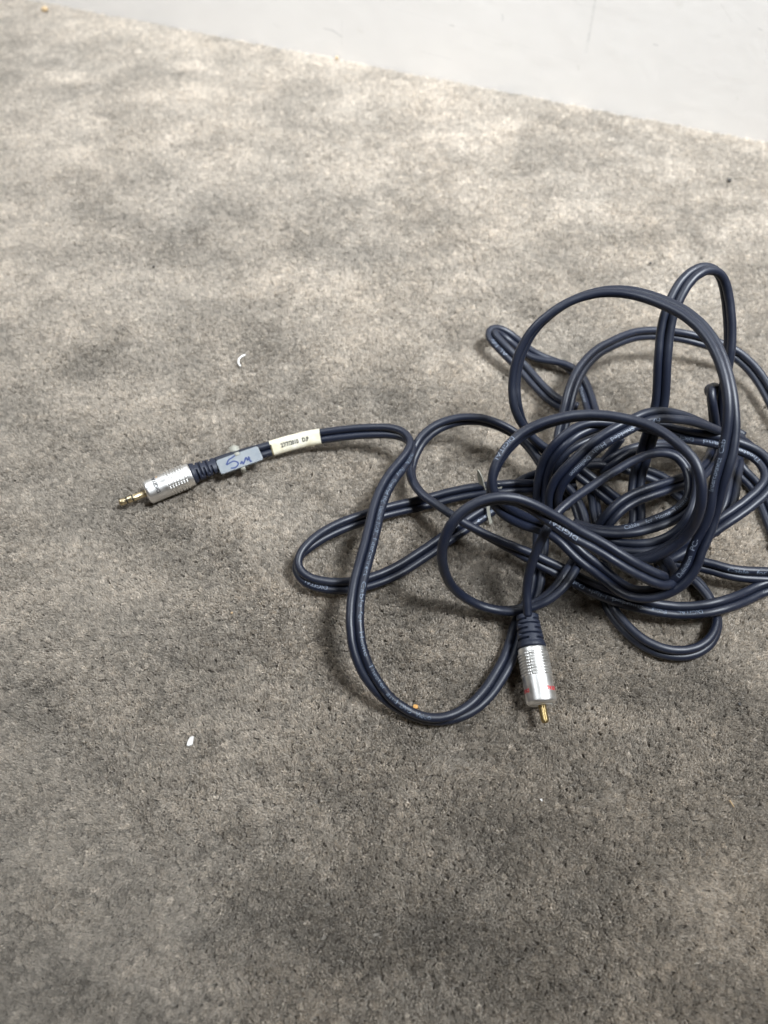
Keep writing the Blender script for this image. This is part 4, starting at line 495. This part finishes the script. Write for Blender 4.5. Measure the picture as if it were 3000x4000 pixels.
# ---- RCA plug
rt, rf_, rb, re_ = V3(67.5, 89.1, 7.8), V3(66.8, 96.6, 8.6), V3(64.6, 120.6, 11.6), V3(63.9, 135.7, 12.6)
rca = plug('rca_plug', rf_, rb, 6.45, 24.2, 12.0, 22.2, 8, 8, .2)
tag(rca, 'wider silver phono plug with red lettering and a single gold pin')
x = (rf_ - rt).normalized()
def split(s, th, r): return r * (1 - .30 * math.exp(-((math.cos(th)) / .10) ** 2)) if s > .6 else r
M_BRASS = mat('worn_brass', (.33, .25, .12), .38, 1.0)
link('phono_pin', lathe(rt, rf_ + x * 4 * MM, [(0, .3), (0, .75), (.18, 1.15), (.5, 1.45), (.9, 1.62), (1.4, 1.66), (3, 1.66), (6, 1.66), (11.5, 1.66)], 64, split), M_BRASS, rca)
link('insulator', lathe(rf_ - x * .05 * MM, rf_ + x * 3 * MM, [(0, 1.0), (0, 4.4), (3, 4.4)], 40), M_WHITEINS, rca)
boot(rb, re_, 15.2, 6.0, 4.9, 4.3, (3.6, 5.9, 8.2, 10.5, 12.6), 'strain_relief', rca)
v, f = [], []
vs, fs = text_mesh('DIGITAL', 2.1 * MM, 3, .00009); vs[:, 0] -= vs[:, 0].min(); vs[:, 0] *= 1.1
for a in (36, 181): around(rf_, rb, 6.6, 6.45, R(a), vs, -1, v, f, fs)
link('barrel_print', mesh(v, f), M_RED, rca)

# ---- yellowed label wrapped round the cord
def label_sticker():
    p, o, t = chains['main']
    P0, P1 = V3(-58, 231.4, 0), V3(-33.4, 238, 0)
    i0 = int(np.argmin(np.linalg.norm(p[:, :2] - np.array(P0[:2]), axis=1))); i1 = int(np.argmin(np.linalg.norm(p[:, :2] - np.array(P1[:2]), axis=1)))
    idx = np.linspace(i0, i1, 40)
    rr = CORE_R + .18 * MM; loop = []
    n_arc = 10
    for k in range(9): loop.append((-CORE_S + 2 * CORE_S * k / 8, rr))                       # flat top, from far core to near core
    for k in range(1, n_arc + 1): a = math.pi / 2 - math.pi * k / n_arc; loop.append((CORE_S + rr * math.cos(a), rr * math.sin(a)))
    for k in range(1, 9): loop.append((CORE_S - 2 * CORE_S * k / 8, -rr))
    for k in range(1, n_arc): a = -math.pi / 2 - math.pi * k / n_arc; loop.append((-CORE_S + rr * math.cos(a), rr * math.sin(a)))
    v, f, mi = [], [], []
    def fr(a):
        i = int(min(a, len(p) - 2)); q = a - i
        c = p[i] * (1 - q) + p[i + 1] * q; oo = o[i]; n = np.cross(t[i], oo); n = n if n[2] > 0 else -n
        return c, oo, n
    m = len(loop)
    for j, a in enumerate(idx):
        c, oo, n = fr(a)
        for k, (u, w) in enumerate(loop):
            wob = .10 * MM * noise.noise(Vector((j * .35, k * .5, 3))) if w > 0 else 0
            v.append(c + oo * u + n * (w + wob))
    for j in range(len(idx) - 1):
        for k in range(m):
            f.append((j * m + k, j * m + (k + 1) % m, (j + 1) * m + (k + 1) % m, (j + 1) * m + k))
            u, w = loop[k]; cream = (w > .3 * rr and j > 0) or u < -CORE_S - .2 * rr
            mi.append(0 if cream else 1)
    me = mesh(v, f)
    ob = link('label_sticker', me, [M_PAPER, M_FILM], cable); me.polygons.foreach_set('material_index', mi)
    v, f = [], []
    for s, u0, u1, sz in (('27/7/2010', .20, .56, 3.0), ('D.P', .64, .77, 3.0)):
        vs, fs = text_mesh(s, sz * MM, 3, .00011); x0, x1 = vs[:, 0].min(), vs[:, 0].max(); s0 = len(v)
        for x, y, _ in vs:
            c, oo, n = fr(i0 + (i1 - i0) * (u0 + (u1 - u0) * (x - x0) / (x1 - x0)))
            up = oo if oo[1] > 0 else -oo
            v.append(c + up * (y - 1.0 * MM) + n * (rr + .16 * MM))
        f += [tuple(s0 + k for k in q) for q in fs]
    link('label_print', mesh(v, f), M_INK, ob)
label_sticker()

# ------------------------------------------------------------------ cable ties
def ribbon(pts, width_dir, w, th, taper=None):
    """flat strap through pts (mm); width_dir = one vector or one per point"""
    v, f = [], []; n = len(pts)
    for i, p in enumerate(pts):
        p = Vector(p); t = (Vector(pts[min(i + 1, n - 1)]) - Vector(pts[max(i - 1, 0)])).normalized()
        wd = Vector(width_dir[i] if isinstance(width_dir, list) else width_dir); wd = (wd - t * wd.dot(t)).normalized(); nn = t.cross(wd)
        ww = w * (taper[i] if taper else 1) / 2
        for a, b in ((-1, -1), (1, -1), (1, 1), (-1, 1)): v.append((p + wd * ww * a + nn * th / 2 * b) * MM)
    for i in range(n - 1):
        for k in range(4): f.append((i * 4 + k, i * 4 + (k + 1) % 4, i * 4 + 4 + (k + 1) % 4, i * 4 + 4 + k))
    f += [(3, 2, 1, 0), tuple(n * 4 - 4 + k for k in range(4))]
    return mesh(v, f)
def slab(c, ux, uy, lx, ly, th, rad, nrad=5):
    """rounded plate, corners rounded with rad"""
    n = ux.cross(uy).normalized(); bm = bmesh.new(); ring = []
    for cx, cy, a0 in ((1, 1, 0), (-1, 1, 90), (-1, -1, 180), (1, -1, 270)):
        for k in range(nrad + 1):
            a = R(a0 + 90 * k / nrad)
            ring.append((cx * (lx / 2 - rad) + rad * math.cos(a), cy * (ly / 2 - rad) + rad * math.sin(a)))
    vb = [bm.verts.new(c + (ux * x + uy * y - n * th / 2) * MM) for x, y in ring]; vt = [bm.verts.new(c + (ux * x + uy * y + n * th / 2) * MM) for x, y in ring]
    ft = bm.faces.new(vt); bm.faces.new(vb[::-1]); m = len(ring)
    for k in range(m): bm.faces.new((vb[k], vb[(k + 1) % m], vt[(k + 1) % m], vt[k]))
    bmesh.ops.bevel(bm, geom=list(ft.edges), offset=th * .25 * MM, segments=2, affect='EDGES')
    me = bpy.data.meshes.new('m'); bm.to_mesh(me); bm.free(); return me
tl, tr, br, bl = V3(-85.7, 223.2, 9.6), V3(-65.2, 232.5, 9.6), V3(-62.4, 224.2, 8.8), V3(-82.7, 214.6, 8.8)
tc_ = (tl + tr + br + bl) / 4; tux = ((tr - tl) + (br - bl)).normalized(); tuy = ((tl - bl) + (tr - br)); tuy = (tuy - tux * tuy.dot(tux)).normalized()
tie = empty('cable_tie', Vector((tc_.x, tc_.y, 0)))
tag(tie, 'translucent marker tie with a blue handwritten plate beside the silver jack plug', 'cable tie')
plate = link('marker_plate', slab(tc_, tux, tuy, 22.6, 8.7, .9, 1.0), M_PLATE, tie, smooth=False)
tn = tux.cross(tuy)
def on_plate(cx, cy):       # position of a pen point, measured on the plate: a, b from its left top corner
    a = ((cx - 770) * 102 - (cy - 188) * 33) / (330 * 102 + 113 * 33); b = ((cy - 188) * 330 + (cx - 770) * 113) / (330 * 102 + 113 * 33)
    return (tc_ + (tux * (a - .5) * 22.6 - tuy * (b - .5) * 8.7) * MM + tn * .5 * MM) / MM
def catpts(pts, k=5):
    return [Vector(q) for q in catmull(np.array([list(q) for q in pts]), k)]
v, f = [], []
for st in ([(918, 150), (893, 168), (870, 182), (858, 200), (848, 220)], [(848, 222), (875, 206), (905, 193), (932, 200), (938, 215), (922, 235), (900, 244), (878, 245)],
           [(956, 216), (962, 200), (970, 198), (976, 214), (990, 190), (1000, 166), (1008, 178), (1014, 186), (1022, 160), (1027, 178), (1032, 196), (1042, 190)]):
    pts = catpts([on_plate(*q) for q in st]); me = ribbon(pts, [tn.cross((pts[min(i + 1, len(pts) - 1)] - pts[max(i - 1, 0)]).normalized()) for i in range(len(pts))], .8, .05)
    s0 = len(v); v += [Vector(q.co) for q in me.vertices]; f += [tuple(s0 + k for k in q.vertices) for q in me.polygons]; bpy.data.meshes.remove(me)
link('handwriting', mesh(v, f), M_PEN, plate, smooth=False)
hc = tc_ + tux * .0 * MM
link('tie_head', slab(hc + (tuy * 8.2 - tux * .2) * MM + Vector((0, 0, -2.0)) * MM, (tux * .9 + tuy * -.1).normalized(), tuy, 4.9, 5.2, 2.6, 1.7), M_NYLON, tie)
neck = [(hc + (tuy * 6.2 - tux * .1 - tn * 1.6) * MM) / MM, (hc + (tuy * 4.6 + tn * -.2) * MM) / MM, (hc + (tuy * 3.0 + tn * .60) * MM) / MM]
link('tie_neck', ribbon(catpts(neck), tux, 2.6, .8), M_NYLON, tie)
wrap = [(hc + q * MM) / MM for q in (tuy * 5.2 - tn * .8, tuy * 5.6 - tn * 3, tuy * 4.4 - tn * 5.2, tuy * 0 - tn * 5.8, -tuy * 4 - tn * 5, -tuy * 4.7 - tn * 2.8, -tuy * 4.8 - tn * 1.2, -tuy * 4.0 - tn * .5)]
link('tie_strap', ribbon(catpts(wrap), tux, 2.4, .8), M_NYLON, tie)

tie2 = empty('cable_tie', V3(52, 206, 0))
tag(tie2, 'pale trimmed tie poking up where the cord loops cross in the tangle', 'cable tie')
link('tie_tail', ribbon(catpts([(46.2, 210, 20), (47.4, 208.9, 16), (48.6, 207.6, 12), (50.4, 205.8, 7.5), (51.6, 204.3, 4)]), (.75, -.45, .4), 2.7, .75,
     [.12, .35, .55, .72, .85, .95, 1, 1, 1, 1, 1, 1, 1, 1, 1, 1, 1, 1, .9, .8, .8]), M_NYLON, tie2, smooth=False)
link('tie_head', slab(V3(57.0, 206.6, 9.8), Vector((.93, -.30, -.2)).normalized(), Vector((.25, .55, .8)).normalized(), 3.4, 5.0, 2.4, 1.1), M_NYLON, tie2)
link('tie_strap', ribbon(catpts([(56.0, 205.6, 8), (54.5, 202.5, 10.5), (52.6, 199.2, 11.2), (51.4, 196.2, 9.6), (51.9, 193.4, 5.8), (53.3, 190.3, 1.6)]), (.95, .1, .25), 1.5, .6), M_NYLON, tie2, smooth=False)

# ------------------------------------------------------------------ small litter lying on the pile
def crumb(name, pts2, z, th, m, label, cat, group=None):
    bm = bmesh.new(); n = len(pts2); cx = sum(p[0] for p in pts2) / n; cy = sum(p[1] for p in pts2) / n
    lo = [bm.verts.new(V3(p[0], p[1], z + .25 * random.random())) for p in pts2]
    hi = [bm.verts.new(V3(cx + (p[0] - cx) * .9, cy + (p[1] - cy) * .9, z + th * random.uniform(.8, 1.2))) for p in pts2]
    top = bm.verts.new(V3(cx, cy, z + th * 1.15)); bm.faces.new(lo[::-1])
    for k in range(n):
        j = (k + 1) % n; bm.faces.new((lo[k], lo[j], hi[j], hi[k])); bm.faces.new((hi[k], hi[j], top))
    me = bpy.data.meshes.new('m'); bm.to_mesh(me); bm.free()
    return tag(link(name, me, m, smooth=False), label, cat, group)
def blob(cx, cy, r, n=7, sx=1, sy=1):
    return [(cx + r * sx * random.uniform(.8, 1.15) * math.cos(6.283 * k / n), cy + r * sy * random.uniform(.8, 1.15) * math.sin(6.283 * k / n)) for k in range(n)]
M_CHIP = mat('white_plastic_chip', (.70, .69, .66), .5)
M_CRUMB = mat('orange_crumb', (.50, .26, .07), .7)
M_DARK = mat('dark_grit', (.03, .027, .024), .7)
M_TAN = mat('tan_fluff', (.42, .30, .17), .9)
pts = catpts([(-80.6, 305.0, .9), (-82.0, 304.0, 1.2), (-83.4, 302.0, 1.5), (-83.9, 299.8, 1.5), (-83.5, 297.8, 1.3), (-82.4, 296.2, .9)], 5)
T_ = np.array([list(q) for q in pts]) * MM; tt = np.gradient(T_, axis=0); tt /= np.linalg.norm(tt, axis=1)[:, None]
nn_ = np.cross(tt, np.array([0, 0, 1.])); v, f = [], []; tube(T_, nn_, tt, .52 * MM, 8, v, f)
tag(link('plastic_curl', mesh(v, f), M_CHIP), 'thin curved white plastic shaving on the bare carpet', 'shaving')
crumb('plastic_chip', [(-83.1, 81.5), (-83.0, 83.4), (-82.3, 85.2), (-81.2, 85.7), (-80.5, 85.6), (-80.6, 83.4), (-80.6, 82.3), (-81.2, 81.6), (-82.4, 81.3)], .3, .8, M_CHIP, 'largest white flake, oblong, on the darker carpet near the front', 'flake')
crumb('white_speck', [(63.2, 60.2), (63.7, 60.6), (64.3, 59.8), (64.0, 59.3)], .2, .6, M_CHIP, 'tiny white fleck on the carpet in front of the gold phono pin', 'fleck')
crumb('orange_crumb', [(12.5, 97.7), (12.6, 99.0), (13.4, 99.2), (14.7, 98.9), (14.8, 97.6), (13.7, 97.2)], .3, .9, M_CRUMB, 'small orange crumb beside the bottom bend of the cord', 'crumb')
crumb('carpet_straw', [(140.0, 59.9), (140.4, 60.1), (141.5, 57.4), (141.2, 57.1)], .2, .5, M_TAN, 'short pale straw sliver at the right of the carpet', 'sliver')
crumb('brown_fluff', blob(-297, 716, 2.6, 8, 1.3, .9), .2, 2.2, M_TAN, 'brown scrap of fluff by the far left end of the wall', 'fluff')
crumb('brown_grit', blob(-38.5, 634.5, 1.3), .1, 1.6, M_TAN, 'tan crumb on the carpet edge against the middle of the wall', 'crumb')
crumb('tan_crumb', blob(-70.7, 142.5, .6), .1, .7, M_TAN, 'small tan crumb on open carpet left of the cord', 'crumb')
crumb('dark_grit', blob(241.8, 471.7, 1.6), .1, 1.2, M_DARK, 'black speck on the pale carpet by the right of the wall', 'speck')
crumb('dark_grit', blob(-146.6, 381.8, .9), .1, .8, M_DARK, 'dark speck on the carpet at the far left', 'speck')
crumb('dark_grit', blob(170, 385.2, .9), .1, .8, M_DARK, 'dark speck on the carpet just beyond the tallest cord loop', 'speck')
crumb('dark_grit', blob(154.4, 99.6, .8), .1, .7, M_DARK, 'dark speck on the carpet right of the phono plug', 'speck')
